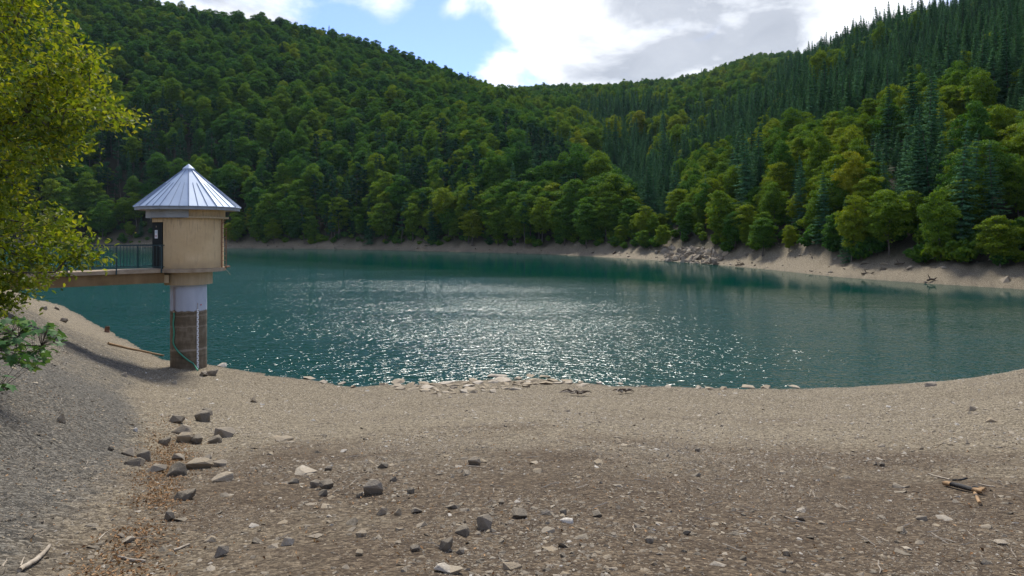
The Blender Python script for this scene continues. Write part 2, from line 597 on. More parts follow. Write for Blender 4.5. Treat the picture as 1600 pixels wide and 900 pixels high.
# ------------------------------------------------------------------ ground: one sheet from behind the camera to the hill crests
rows = np.concatenate([np.arange(-22, 2, 1.0), np.arange(2, 34, .125), np.arange(34, 64, .4), 64 * 1.0205 ** np.arange(0, 176)])
ncol = 560
sg = np.linspace(-1, 1, ncol)
tcol = 1.35 * np.sign(sg) * np.abs(sg) ** 1.6
GX = tcol[None, :] * (rows[:, None] + 30)
GY = np.repeat(rows[:, None], ncol, 1)
z, sd, tsd, wfar, hl = gz(GX.ravel(), GY.ravel(), True)
R, C_ = len(rows), ncol
idx = np.arange(R * C_).reshape(R, C_)
F = np.stack([idx[:-1, :-1].ravel(), idx[:-1, 1:].ravel(), idx[1:, 1:].ravel(), idx[1:, :-1].ravel()], 1)
X, Y = GX.ravel(), GY.ravel()


def bump2(x, y, c, rx, ry):
    return np.exp(-((x - c[0]) / rx) ** 2 - ((y - c[1]) / ry) ** 2)


soil = .04 + np.clip((25 - Y) / 23, 0, 1) * .55 + (fbm(X * .7, Y, 3, 41) - .5) * .7 * np.clip((22 - Y) / 6, 0, 1)
for px, py, rx, ry, s in [(1250, 770, 2.4, 2.6, .5), (1180, 830, 2.0, 1.6, .5), (1330, 720, 2.6, .8, .35), (1500, 800, 1.6, 1.2, .45), (880, 712, 1.2, .7, .35), (430, 720, 1.6, 2.0, .4), (380, 790, 1.3, 1.3, .35), (1250, 655, 3.0, .6, .3),
                          (780, 870, 1.5, .7, .3), (1450, 870, 2.0, 1.0, .35), (1000, 640, 4, .5, .15), (620, 690, 2.0, .5, .12)]:
    c = hit(px, py)
    soil += s * bump2(X, Y, c, rx, ry)
for px, py, rx, ry, s in [(1000, 720, 2.5, 1.8, .3), (700, 660, 6, 1.5, .2), (560, 820, .9, .9, .22), (1520, 660, 4, 2.5, .22)]:
    c = hit(px, py)
    soil -= s * bump2(X, Y, c, rx, ry)
soil = np.where(Y > 40, -.35 + .7 * np.clip(fbm(X, Y, 9, 77) - .28, 0, 1), soil)
leftg = np.clip((tsd + .4) / 1.6, 0, 1) * np.clip((40 - Y) / 12, 0, 1) * np.clip((25 - Y) / 10, .6, 1)
forest = np.clip((sd - 6.5 - 5 * (fbm(X, Y, 7, 51) - .5)) / 3, 0, 1) * np.where(Y > 45, 1, 0)
wet = np.clip(1 - sd / .35, 0, 1) * (sd > -3) * .6
zone = np.stack([np.clip(soil, -1, 1), leftg, forest, np.ones_like(soil)], 1)
gm = mesh_np('ground', np.stack([X, Y, z], 1), F, [M_GROUND], smooth=True,
             attrs={'zone': ('POINT', 'FLOAT_COLOR', zone), 'wet': ('POINT', 'FLOAT', wet)})
ground = tag(link('ground', gm), 'gravel shore, lake bed and wooded valley slopes', kind='structure')

# ------------------------------------------------------------------ water
wm = mesh_np('lake_water', [(-700, 10, 0), (700, 10, 0), (700, 700, 0), (-700, 700, 0)], np.array([[0, 1, 2, 3]]), [M_WATER])
_b = bmesh.new()
_v = [_b.verts.new((x, y, 0.0)) for x, y in
      [(-300, 340), (-300, 230), (-170, 150), (-70, 70), (-34, 44), (-20, 27), (-10, 22), (0, 22.5), (14, 22), (26, 25), (60, 45), (75, 80), (70, 130), (60, 190), (20, 240), (-100, 330)]]
_b.faces.new(_v)
_b.to_mesh(wm)
_b.free()
tag(link('lake_water', wm), 'rippled deep teal green reservoir lake', kind='structure')

# ------------------------------------------------------------------ tree shapes
def frame_quads(P, N, S, rng, aspect=.75, fold=.25):
    """one folded rhombus per point: P centre, N normal, S size"""
    n = len(P)
    r = rng.normal(size=(n, 3))
    T = np.cross(N, r)
    T /= np.linalg.norm(T, axis=1)[:, None] + 1e-9
    B = np.cross(N, T)
    S = S[:, None]
    V = np.stack([P - T * S, P + B * S * aspect - N * S * fold, P + T * S, P - B * S * aspect - N * S * fold], 1).reshape(-1, 3)
    F = np.arange(4 * n).reshape(n, 4)
    return V, F


def unit(a):
    return a / (np.linalg.norm(a, axis=1)[:, None] + 1e-9)


def crown_broadleaf(seed, H=20.0, R=5.0, nclump=34, nleaf=150, base=.22, size=.36, top=1.0, flat=.7):
    rng = np.random.default_rng(seed)
    V, F, LV, n = [], [], [], 0
    zc, rz = H * (base + top) / 2, H * (top - base) / 2
    cl = []
    for k in range(nclump):
        u = unit(rng.normal(size=(1, 3)))[0]
        u[2] = u[2] * .9 + .12
        rr = rng.uniform(.55, .93)
        shape = 1.0 - .35 * max(0, u[2]) if k % 2 else 1.0
        c = np.array([u[0] * R * rr * shape, u[1] * R * rr * shape, zc + u[2] * rz * rr])
        cl.append((c, R * rng.uniform(.13, .34)))
    cl.append((np.array([0, 0, zc + rz * .8]), R * .35))
    for c, rc in cl:
        m = int(nleaf * (rc / R / .34) ** 2)
        d = unit(rng.normal(size=(m, 3)))
        d[:, 2] = np.where(d[:, 2] < -.25, -d[:, 2] * .6, d[:, 2])
        d = unit(d)
        rad = rc * rng.uniform(.45, 1.2, size=(m, 1)) ** .7
        P = c + d * rad * np.array([1, 1, flat])
        N = unit(d * 1.0 + rng.normal(size=(m, 3)) * .8 + np.array([0, 0, .45]))
        v, f = frame_quads(P, N, rng.uniform(.55, 1.3, m) * size, rng)
        V.append(v); F.append(f + n); n += len(v)
        LV.append(np.clip(rng.normal(.5, .2) * .5 + rng.uniform(0, 1, m) * .5, 0, 1))
    m = int(nleaf * 5)
    P = unit(rng.normal(size=(m, 3))) * rng.uniform(.1, .75, size=(m, 1)) * np.array([R, R, rz]) + np.array([0, 0, zc])
    v, f = frame_quads(P, unit(rng.normal(size=(m, 3))), np.full(m, size * 1.6), rng)
    V.append(v); F.append(f + n); LV.append(rng.uniform(0, 1, m))
    return np.concatenate(V), np.concatenate(F), np.concatenate(LV), cl


def crown_spruce(seed, H=22.0, R=3.4, whorls=30, base=.08):
    rng = np.random.default_rng(seed)
    P, N, S = [], [], []
    for k in range(whorls):
        f = (k + rng.uniform(-.3, .3)) / whorls
        z0 = H * (base + (1 - base) * f)
        L = R * (1 - f) ** .82 * rng.uniform(.8, 1.12) + .18
        nb = 9 if f < .7 else 6
        a0 = rng.uniform(0, 6.28)
        for b in range(nb):
            a = a0 + 6.283 * b / nb + rng.normal() * .15
            l = L * rng.uniform(.55, 1.15)
            if rng.uniform() < .12:
                continue
            m = max(3, int(l / .2))
            for i in range(m):
                q = (i + .6) / m
                r = l * q
                zz = z0 - l * (.42 * q - .18 * q * q) + (.1 if q > .85 else 0)
                w = l * .2 * (1.1 - q) + .12
                for s in (-1, 1):
                    off = s * w * rng.uniform(.2, 1.0)
                    P.append((math.cos(a) * r - math.sin(a) * off, math.sin(a) * r + math.cos(a) * off, zz - abs(off) * .35 + rng.normal() * .06))
                    N.append((math.cos(a) * .5 + rng.normal() * .35, math.sin(a) * .5 + rng.normal() * .35, 1.0))
                    S.append(rng.uniform(.2, .36))
    for i in range(12):
        P.append((rng.normal() * .06, rng.normal() * .06, H - .9 + .11 * i)); N.append((rng.normal(), rng.normal(), .4)); S.append(.2)
    P, N, S = np.array(P), unit(np.array(N)), np.array(S)
    V, F = frame_quads(P, N, S, rng, .55, .2)
    return V, F, rng.uniform(0, 1, len(F)), None


def crown_pine(seed, H=23.0, R=3.4, base=.42):
    rng = np.random.default_rng(seed)
    V, F, LV, n, cl = [], [], [], 0, []
    for k in range(40):
        f = rng.uniform(0, 1) ** .8
        a = rng.uniform(0, 6.28)
        rr = R * (1 - f * .72) * rng.uniform(.35, .95)
        c = np.array([math.cos(a) * rr, math.sin(a) * rr, H * (base + (.98 - base) * f)])
        rc = R * rng.uniform(.2, .34)
        cl.append((c, rc))
        m = 70
        d = unit(rng.normal(size=(m, 3)))
        Pp = c + d * rc * rng.uniform(.4, 1.05, size=(m, 1)) * np.array([1, 1, .5])
        v, f_ = frame_quads(Pp, unit(d + rng.normal(size=(m, 3)) * .6 + np.array([0, 0, .5])), rng.uniform(.18, .36, m), rng, .5)
        V.append(v); F.append(f_ + n); n += len(v)
        LV.append(rng.uniform(0, 1, m))
    return np.concatenate(V), np.concatenate(F), np.concatenate(LV), cl


def trunk_shape(seed, H, r0, clumps=None, top=.9, nl=9):
    rng = np.random.default_rng(seed + 500)
    mb = MB()
    zz = np.linspace(-.8, H * top, 7)
    pts = np.stack([np.cumsum(rng.normal(size=7) * .09), np.cumsum(rng.normal(size=7) * .09), zz], 1)
    mb.tube(pts, r0 * (1 - np.linspace(0, 1, 7) * .86), 7)
    if clumps:
        order = rng.permutation(len(clumps))[:nl]
        for k in order:
            c = clumps[k][0]
            zb = max(H * .12, c[2] - np.hypot(c[0], c[1]) * rng.uniform(.6, 1.0))
            b = np.array([np.interp(zb, zz, pts[:, 0]), np.interp(zb, zz, pts[:, 1]), zb])
            mid = (b + c) / 2 + np.array([0, 0, .4])
            mb.tube([b, mid, c], [r0 * .36, r0 * .24, r0 * .08], 5)
    return np.concatenate(mb.v), [np.array(f) for f in mb.f.values()]


PROTO = []       # dicts: kind, trunk mesh, crown mesh, joined object for the mass forest, height, radius


def add_proto(kind, crown, trunk, leafmat, H, R):
    V, F_, LV, cl = crown
    cm = mesh_np(kind + '_crown', V, F_, [leafmat], attrs={'lv': ('FACE', 'FLOAT', LV)})
    TV, TF = trunk
    tm = mesh_np(kind + '_trunk', TV, TF, [M_BARK], smooth=True)
    allf = [F_] + [f + len(V) for f in TF]
    nt = sum(len(f) for f in TF)
    jm = mesh_np(kind + '_form', np.concatenate([V, TV]), allf, [leafmat, M_BARK], mi=np.concatenate([np.zeros(len(F_)), np.ones(nt)]),
                 attrs={'lv': ('FACE', 'FLOAT', np.concatenate([LV, np.zeros(nt)]))})
    jo = bpy.data.objects.new(kind + '_form', jm)
    PROTO.append(dict(kind=kind, crown=cm, trunk=tm, form=jo, H=H, R=R))


BEECH, SPRUCE, PINE, SHRUB = [], [], [], []
for s, (H, R, b, nc, fl) in enumerate([(20, 5.0, .16, 36, .7), (18, 5.4, .10, 38, .6), (21, 4.4, .2, 34, .75), (17, 4.8, .05, 36, .62), (22, 5.2, .24, 38, .7), (15, 4.6, .04, 34, .6)]):
    c = crown_broadleaf(s + 1, H, R, int(nc * 2.5), 230, b, .21, 1.0, fl + .08)
    BEECH.append(len(PROTO))
    add_proto('beech', c, trunk_shape(s, H, .28, c[3]), M_BEECH, H, R)
for s, (H, R, wh, b) in enumerate([(22, 3.9, 34, .05), (19, 3.6, 32, .04), (25, 4.1, 38, .1)]):
    c = crown_spruce(s + 20, H, R, wh, b)
    SPRUCE.append(len(PROTO))
    add_proto('spruce', c, trunk_shape(s + 20, H, .24, None, .97), M_SPRUCE, H, R)
for s, (H, R, b) in enumerate([(24, 3.3, .45), (22, 3.6, .3)]):
    c = crown_pine(s + 40, H, R, b)
    PINE.append(len(PROTO))
    add_proto('pine', c, trunk_shape(s + 40, H, .25, c[3], .96, 14), M_SPRUCE, H, R)
for s, (H, R) in enumerate([(3.6, 2.0), (2.6, 1.8)]):
    c = crown_broadleaf(s + 60, H, R, 14, 70, .02, .2, 1.0, .8)
    SHRUB.append(len(PROTO))
    add_proto('shrub', c, trunk_shape(s + 60, H, .06, c[3]), M_BEECH, H, R)


def scatter(name, pos, rot, scl, pidx, tint, forms, label, mats=()):
    """one 'stuff' object whose points carry the given forms (geometry nodes)"""
    me = bpy.data.meshes.new(name)
    me.vertices.add(len(pos))
    me.vertices.foreach_set('co', np.asarray(pos, np.float32).ravel())
    for an, typ, val, key in (('rot', 'FLOAT_VECTOR', rot, 'vector'), ('scl', 'FLOAT_VECTOR', scl, 'vector'), ('pidx', 'INT', pidx, 'value'), ('tint', 'FLOAT', tint, 'value')):
        a = me.attributes.new(an, typ, 'POINT')
        a.data.foreach_set(key, np.ascontiguousarray(val, dtype=np.int32 if typ == 'INT' else np.float32).ravel())
    o = link(name, me)
    tree = bpy.data.node_groups.new(name + '_scatter', 'GeometryNodeTree')
    tree.interface.new_socket('Geometry', in_out='INPUT', socket_type='NodeSocketGeometry')
    tree.interface.new_socket('Geometry', in_out='OUTPUT', socket_type='NodeSocketGeometry')
    N = tree.nodes
    gi, go = N.new('NodeGroupInput'), N.new('NodeGroupOutput')
    m2p = N.new('GeometryNodeMeshToPoints')
    tree.links.new(gi.outputs[0], m2p.inputs['Mesh'])
    join = N.new('GeometryNodeJoinGeometry')

    def attr(nm, typ):
        n = N.new('GeometryNodeInputNamedAttribute')
        n.data_type = typ
        n.inputs['Name'].default_value = nm
        return n.outputs['Attribute']
    ar, as_, ap = attr('rot', 'FLOAT_VECTOR'), attr('scl', 'FLOAT_VECTOR'), attr('pidx', 'INT')
    for k, form in enumerate(forms):
        oi = N.new('GeometryNodeObjectInfo')
        oi.inputs['Object'].default_value = form
        oi.inputs['As Instance'].default_value = False
        cmp_ = N.new('FunctionNodeCompare')
        cmp_.data_type = 'INT'
        cmp_.operation = 'EQUAL'
        tree.links.new(ap, cmp_.inputs[2])
        cmp_.inputs[3].default_value = k
        ip = N.new('GeometryNodeInstanceOnPoints')
        tree.links.new(m2p.outputs[0], ip.inputs['Points'])
        tree.links.new(cmp_.outputs[0], ip.inputs['Selection'])
        tree.links.new(oi.outputs['Geometry'], ip.inputs['Instance'])
        tree.links.new(ar, ip.inputs['Rotation'])
        tree.links.new(as_, ip.inputs['Scale'])
        tree.links.new(ip.outputs[0], join.inputs[0])
    tree.links.new(join.outputs[0], go.inputs[0])
    md = o.modifiers.new('scatter', 'NODES')
    md.node_group = tree
    return tag(o, label, kind='stuff')


# ------------------------------------------------------------------ forest: where each tree stands
def jitter_points(sp, ymin, ymax, tlim, seed, margin=6):
    rng = np.random.default_rng(seed)
    out = []
    y = ymin
    while y < ymax:
        w = tlim * y + margin
        x = np.arange(-w, w, sp)
        out.append(np.stack([x + rng.uniform(-.42, .42, len(x)) * sp, np.full(len(x), y) + rng.uniform(-.42, .42, len(x)) * sp], 1))
        y += sp
    return np.concatenate(out)


pts = np.concatenate([jitter_points(4.4, 62, 300, .95, 1), jitter_points(6.4, 300, 800, .92, 2), jitter_points(8.6, 800, 1340, .6, 3)])
z, sd, tsd, wf, hl = gz(pts[:, 0], pts[:, 1], True)
x, y = pts.T
px = 800 + FP * x / y
tl = 6.2 + 2.5 * (fbm(x, y, 14, 91) - .5)
ok = (sd > tl) & (y > 60) & (x > -.98 * y)
ok &= ~((px > 1035) & (px < 1120) & (sd < 10.5) & (y < 190))            # the rubble gully
ok &= ~((y < 300) & (x < -.80 * y))
hm = np.maximum(hl[0], hl[1])
d1 = np.where(hl[0] > hl[1], np.interp(px, HILLS[0][1], HILLS[0][3]), np.interp(px, HILLS[1][1], HILLS[1][3]))
dom = np.argmax(np.stack(hl), 0)
ok &= (dom == 2) | (y < d1 + 25)
pts, z, sd, x, y, px, dom = pts[ok], z[ok], sd[ok], x[ok], y[ok], px[ok], dom[ok]
# drop trees wholly hidden behind nearer ground
ang = (z - CH) / y
bins = np.clip(((px + 400) / 12).astype(int), 0, 260)
order = np.argsort(y)
mx = np.full(261, -9.0)
vis = np.zeros(len(y), bool)
for i in order:
    b = bins[i]
    if (z[i] + 20 - CH) / y[i] > mx[b] - .004:
        vis[i] = True
    mx[b] = max(mx[b], (z[i] + 4 - CH) / y[i])
pts, z, sd, x, y, px, dom = pts[vis], z[vis], sd[vis], x[vis], y[vis], px[vis], dom[vis]
py = HZ - FP * (z + 9 - CH) / y
n = len(x)
rng = np.random.default_rng(5)
lineA = np.interp(px, [800, 900, 960, 1040, 1150, 1300, 1430, 1600, 1800], [240, 266, 280, 266, 220, 176, 132, 90, 50])
pc = np.where(py > 225, .30, .05)
pc = np.where(dom == 1, np.where(py < lineA, .88, .10), pc)
pc = np.where(dom == 2, np.where((py > 165) & (py < 215) & (px > 900), .6, .15), pc)
for cx, cy, rx, ry, v in [(850, 262, 45, 38, .95), (1000, 250, 60, 42, .95), (1010, 285, 50, 30, .85), (1165, 255, 26, 34, .85), (1425, 220, 70, 45, .85), (1590, 90, 60, 60, .8), (700, 300, 60, 60, .5),
                          (560, 320, 70, 50, .55), (640, 330, 40, 40, .55), (1300, 330, 45, 60, .6), (1255, 310, 30, 60, .6), (1560, 310, 24, 60, .5), (430, 300, 40, 60, .4), (250, 230, 90, 60, .5)]:
    e = ((px - cx) / rx) ** 2 + ((py - cy) / ry) ** 2
    pc = np.where(e < 1, np.maximum(pc, v), pc)
pn = fbm(x, y, 45, 61)
coni = (rng.uniform(0, 1, n) * .6 + np.clip((pn - .3) * 2.5, 0, 1) * .4) < pc
coni |= (rng.uniform(0, 1, n) < pc * .25)
piney = coni & (dom == 0) & (rng.uniform(0, 1, n) < .5) & (py > 180)
kind = np.where(piney, 2, np.where(coni, 1, 0))
form = np.where(kind == 0, rng.choice(BEECH, n), np.where(kind == 1, rng.choice(SPRUCE, n), rng.choice(PINE, n)))
scl = np.where(kind == 0, rng.uniform(.66, 1.18, n), np.where(kind == 1, rng.uniform(.45, 1.12, n), rng.uniform(.75, 1.05, n)))
scl = np.where(sd < 14, scl * rng.uniform(.7, .98, n), scl)
scl = np.where(y > 780, scl * .9, scl)
scl = np.where((kind == 0) & (sd > 40) & (y < 780), scl * .96, scl)
near_r = np.clip((130 - y) / 60, 0, 1)
scl = np.where((y < 300) & (dom >= 1), scl * np.where(kind == 0, .62, .78), scl)
low = (kind == 0) & (sd < 22)
form = np.where(low, rng.choice([BEECH[1], BEECH[3], BEECH[5]], n), form)
shr = (kind == 0) & (sd < 11.5) & (rng.uniform(0, 1, n) < .35)
base_t = np.where(dom == 0, .33, np.where(dom == 1, .60, np.where(py > 190, .58, .42)))
base_t += np.clip((sd < 30) * .14, 0, 1) * (dom == 0)
base_t = base_t + (fbm(x, y, 60, 71) - .5) * .5
tint = np.clip(base_t + rng.normal(0, .13, n) + (rng.uniform(0, 1, n) < .03) * .2, 0.02, .96)
tint = np.where(kind == 1, np.clip(np.where((dom >= 1) | (px > 780), .78, .35) + rng.normal(0, .14, n), 0, 1), tint)
tint = np.where(kind == 2, np.clip(.22 + rng.normal(0, .12, n), 0, 1), tint)
rz = rng.uniform(0, 6.283, n)
tilt = rng.normal(0, .05, (n, 2))
sxy = scl * rng.uniform(.82, 1.16, n)
scl = scl * rng.uniform(.84, 1.1, n)

# the trees that show largest become things of their own
Hs = np.array([PROTO[f]['H'] for f in form]) * scl
Rs = np.array([PROTO[f]['R'] for f in form]) * sxy
cell = 6
GWc, GHc = 1600 // cell + 1, 900 // cell + 1
cover = np.zeros((GHc, GWc), np.int32)
visfrac = np.zeros(n)
LEAFTREE = (0, 215, -60, 480)
for i in np.argsort(y):
    k = FP / y[i]
    cxp, ty, by = px[i], HZ - (z[i] + Hs[i] - CH) * k, HZ - (z[i] + Hs[i] * .15 - CH) * k
    hw = Rs[i] * k * (.85 if kind[i] == 0 else .55)
    x0, x1, y0, y1 = int((cxp - hw) // cell), int((cxp + hw) // cell) + 1, int(ty // cell), int(by // cell) + 1
    x0c, x1c, y0c, y1c = max(0, x0), min(GWc, x1), max(0, y0), min(GHc, y1)
    if x1c <= x0c or y1c <= y0c:
        continue
    blk = cover[y0c:y1c, x0c:x1c]
    visfrac[i] = (blk == 0).sum() * cell * cell
    blk += 1
incl = (px > 30) & (px < 1590) & (visfrac > 0) & ~((px < 190) & (py > -50)) & ~((px > 236) & (px < 352) & (py > 330))
chosen = np.zeros(n, bool)
for kd, cap in ((0, 290), (1, 240), (2, 70)):
    c = np.where(incl & (kind == kd) & (visfrac > (300 if kd == 0 else 130)))[0]
    c = c[np.argsort(-visfrac[c])][:cap]
    chosen[c] = True

# labels: shore-row trees are counted from a landmark, the rest described by look and stand
ORD = ['first', 'second', 'third', 'fourth', 'fifth', 'sixth', 'seventh', 'eighth', 'ninth', 'tenth', 'eleventh', 'twelfth', 'thirteenth', 'fourteenth',
       'fifteenth', 'sixteenth', 'seventeenth', 'eighteenth', 'nineteenth', 'twentieth']
NAMES = ['beech_tree', 'spruce_tree', 'pine_tree']
WORDS = ['beech', 'spruce', 'pine']


def hue(i):
    t = tint[i]
    if kind[i] == 0:
        return 'deep green' if t < .3 else 'mid green' if t < .48 else 'fresh green' if t < .62 else 'yellow-green' if t < .8 else 'golden'
    return 'blackish green' if t < .25 else 'dark green' if t < .5 else 'blue-green' if t < .85 else 'pale blue-green'


def size_word(i):
    return 'small' if Hs[i] < 13 else 'tall' if Hs[i] > 20 else 'mid-sized'


def col_word(p):
    for lim, w in ((225, 'beside the leafy foreground tree'), (385, 'above the tower roof'), (540, 'just right of the tower'), (700, 'left of the cloud gap'), (830, 'below the cloud gap'),
                   (940, 'near the valley floor'), (1035, 'left of the rubble slope'), (1130, 'above the rubble slope'), (1300, 'right of the rubble slope'), (1450, 'short of the right edge')):
        if p < lim:
            return w
    return 'by the right edge'


LAB = {}
GRP = {}
front = np.where(chosen & (sd < 15))[0]
for side in (0, 1):
    s = [i for i in front if ((px[i] < 1075) == (side == 0))]
    for kd in range(3):
        q = sorted([i for i in s if kind[i] == kd], key=lambda i: abs(px[i] - (352 if side == 0 and px[i] < 700 else 1075)))
        qa = [i for i in q if side == 0 and px[i] < 700]
        qb = [i for i in q if not (side == 0 and px[i] < 700)]
        for lst, lm in ((qa, 'from the round tower'), (qb, 'left of the rubble slope' if side == 0 else 'right of the rubble slope')):
            for r, i in enumerate(lst):
                if r < len(ORD):
                    LAB[i] = f'{hue(i)} {WORDS[kd]} at the far shore, {ORD[r]} {WORDS[kd]} {lm}'
for i in np.where(chosen)[0]:
    st = {0: 'the left hillside', 1: 'the right hillside', 2: 'the valley head'}[int(dom[i])]
    if dom[i] == 2 and py[i] > 250:
        st = 'the lake head'
    band = ('at the foot' if py[i] > 305 else 'low' if py[i] > 262 else 'a third up' if py[i] > 215 else 'halfway up' if py[i] > 172 else 'two thirds up' if py[i] > 125 else 'high' if py[i] > 75 else 'near the top')
    GRP[i] = f'{WORDS[kind[i]]} trees on {st}'
    if i not in LAB:
        LAB[i] = f'{size_word(i)} {hue(i)} {WORDS[kind[i]]} {band} on {st}, {col_word(px[i])}'
for i in np.where(chosen)[0]:
    p = PROTO[form[i]]
    e = link(NAMES[kind[i]], None, None, (x[i], y[i], z[i] - .25), (tilt[i, 0], tilt[i, 1], rz[i]), (sxy[i], sxy[i], scl[i]))
    e.empty_display_size = .5
    tag(e, LAB[i], 'tree', GRP[i])
    link('trunk', p['trunk'], e)
    c = link('crown', p['crown'], e)
    c['tint'] = float(tint[i])

# undergrowth along the tree line, and the mass of the wood behind
rest = ~chosen
up = jitter_points(2.6, 62, 330, .85, 9)
uz, usd, _, _, uhl = gz(up[:, 0], up[:, 1], True)
upx = 800 + FP * up[:, 0] / up[:, 1]
uo = (usd > 6.2 + 3 * (fbm(up[:, 0], up[:, 1], 9, 15) - .5)) & (usd < 15) & (np.random.default_rng(8).uniform(0, 1, len(up)) < .55) & ~((upx > 1040) & (upx < 1112) & (up[:, 1] < 190) & (usd < 9.5)) & (up[:, 0] > -.8 * up[:, 1])
up, uz = up[uo], uz[uo]
m = len(up)
fr = [PROTO[i]['form'] for i in range(len(PROTO))]
pos = np.stack([x, y, z - .25], 1)[rest]
scatter('forest', pos, np.stack([tilt[:, 0], tilt[:, 1], rz], 1)[rest], np.stack([sxy, sxy, scl], 1)[rest], form[rest], tint[rest], fr,
        'dense mixed beech and conifer forest covering the valley slopes')
us = rng.uniform(.45, 1.15, m)
scatter('undergrowth', np.stack([up[:, 0], up[:, 1], uz - .1], 1), np.stack([np.zeros(m), np.zeros(m), rng.uniform(0, 6.28, m)], 1), np.stack([us, us, us], 1),
        rng.integers(0, 2, m), np.clip(rng.normal(.42, .14, m), 0, 1), [PROTO[i]['form'] for i in SHRUB], 'low green bushes along the foot of the far wood')
print('TREES', n, 'chosen', chosen.sum(), [int((chosen & (kind == k)).sum()) for k in range(3)], 'under', m)

# ------------------------------------------------------------------ stones
def hull_mesh(name, seed, npts=16, size=(1, 1, 1), flatz=1.0, mat=None):
    rnd = np.random.default_rng(seed)
    P = unit(rnd.normal(size=(npts, 3))) * rnd.uniform(.72, 1.0, (npts, 1))
    P = P * np.array([1, 1, flatz]) * .5
    # stretch to a unit box so that the size given is the size got
    P = (P - P.min(0)) / (P.max(0) - P.min(0)) - .5
    P = P * np.array([1, 1, flatz])
    bm = bmesh.new()
    for p in P:
        bm.verts.new(p)
    r = bmesh.ops.convex_hull(bm, input=bm.verts)
    bmesh.ops.delete(bm, geom=[e for e in bm.verts if not e.link_faces], context='VERTS')
    me = bpy.data.meshes.new(name)
    bm.to_mesh(me)
    bm.free()
    me.materials.append(mat or M_STONE)
    return me


def big_rock_mesh(seed, npts=15):
    me = hull_mesh('rock', seed, npts)
    bm = bmesh.new()
    bm.from_mesh(me)
    bmesh.ops.bevel(bm, geom=bm.edges[:], offset=.035, segments=1, affect='EDGES', clamp_overlap=True)
    rnd = random.Random(seed)
    for v in bm.verts:
        v.co += Vector((rnd.gauss(0, .008), rnd.gauss(0, .008), rnd.gauss(0, .008)))
    bm.to_mesh(me)
    bm.free()
    return me


ROCK_M = [big_rock_mesh(100 + k, 12 + k % 5) for k in range(12)]
FLAT_M = [hull_mesh('stone', 140 + k, 14) for k in range(6)]
PEB = []
for k in range(8):
    PEB.append(bpy.data.objects.new('pebble_form', hull_mesh('pebble', 160 + k, 11, flatz=.6 if k < 4 else .3)))


def rock(px, py, w, h, tint, label, flat=False, seed=None, group=None, cat='rock', sink=.23, name=None):
    """a stone whose foot is seen at photo pixel (px, py + h/2), w by h photo pixels large"""
    p = hit(px, py + h * .42)
    k = p.y / FP
    W_ = w * k
    Hh = h * k * (.55 if flat else 1.12)
    D_ = W_ * (.9 if flat else .8)
    sd_ = seed if seed is not None else int(px * 7 + py * 13)
    me = (FLAT_M if flat else ROCK_M)[sd_ % (6 if flat else 12)]
    Hh = max(Hh, W_ * .2)
    o = link(name or ('flat_stone' if flat else 'rock'), me, None, (p.x, p.y + D_ * .35, gz1(p.x, p.y + D_ * .35) + Hh * (.5 - sink)),
             (random.uniform(-.12, .12), random.uniform(-.12, .12), random.uniform(-.5, .5) + (math.pi if sd_ % 2 else 0)), (W_, D_, Hh))
    o['tint'] = min(1.0, tint + .08)
    tag(o, label, cat, group)
    return o


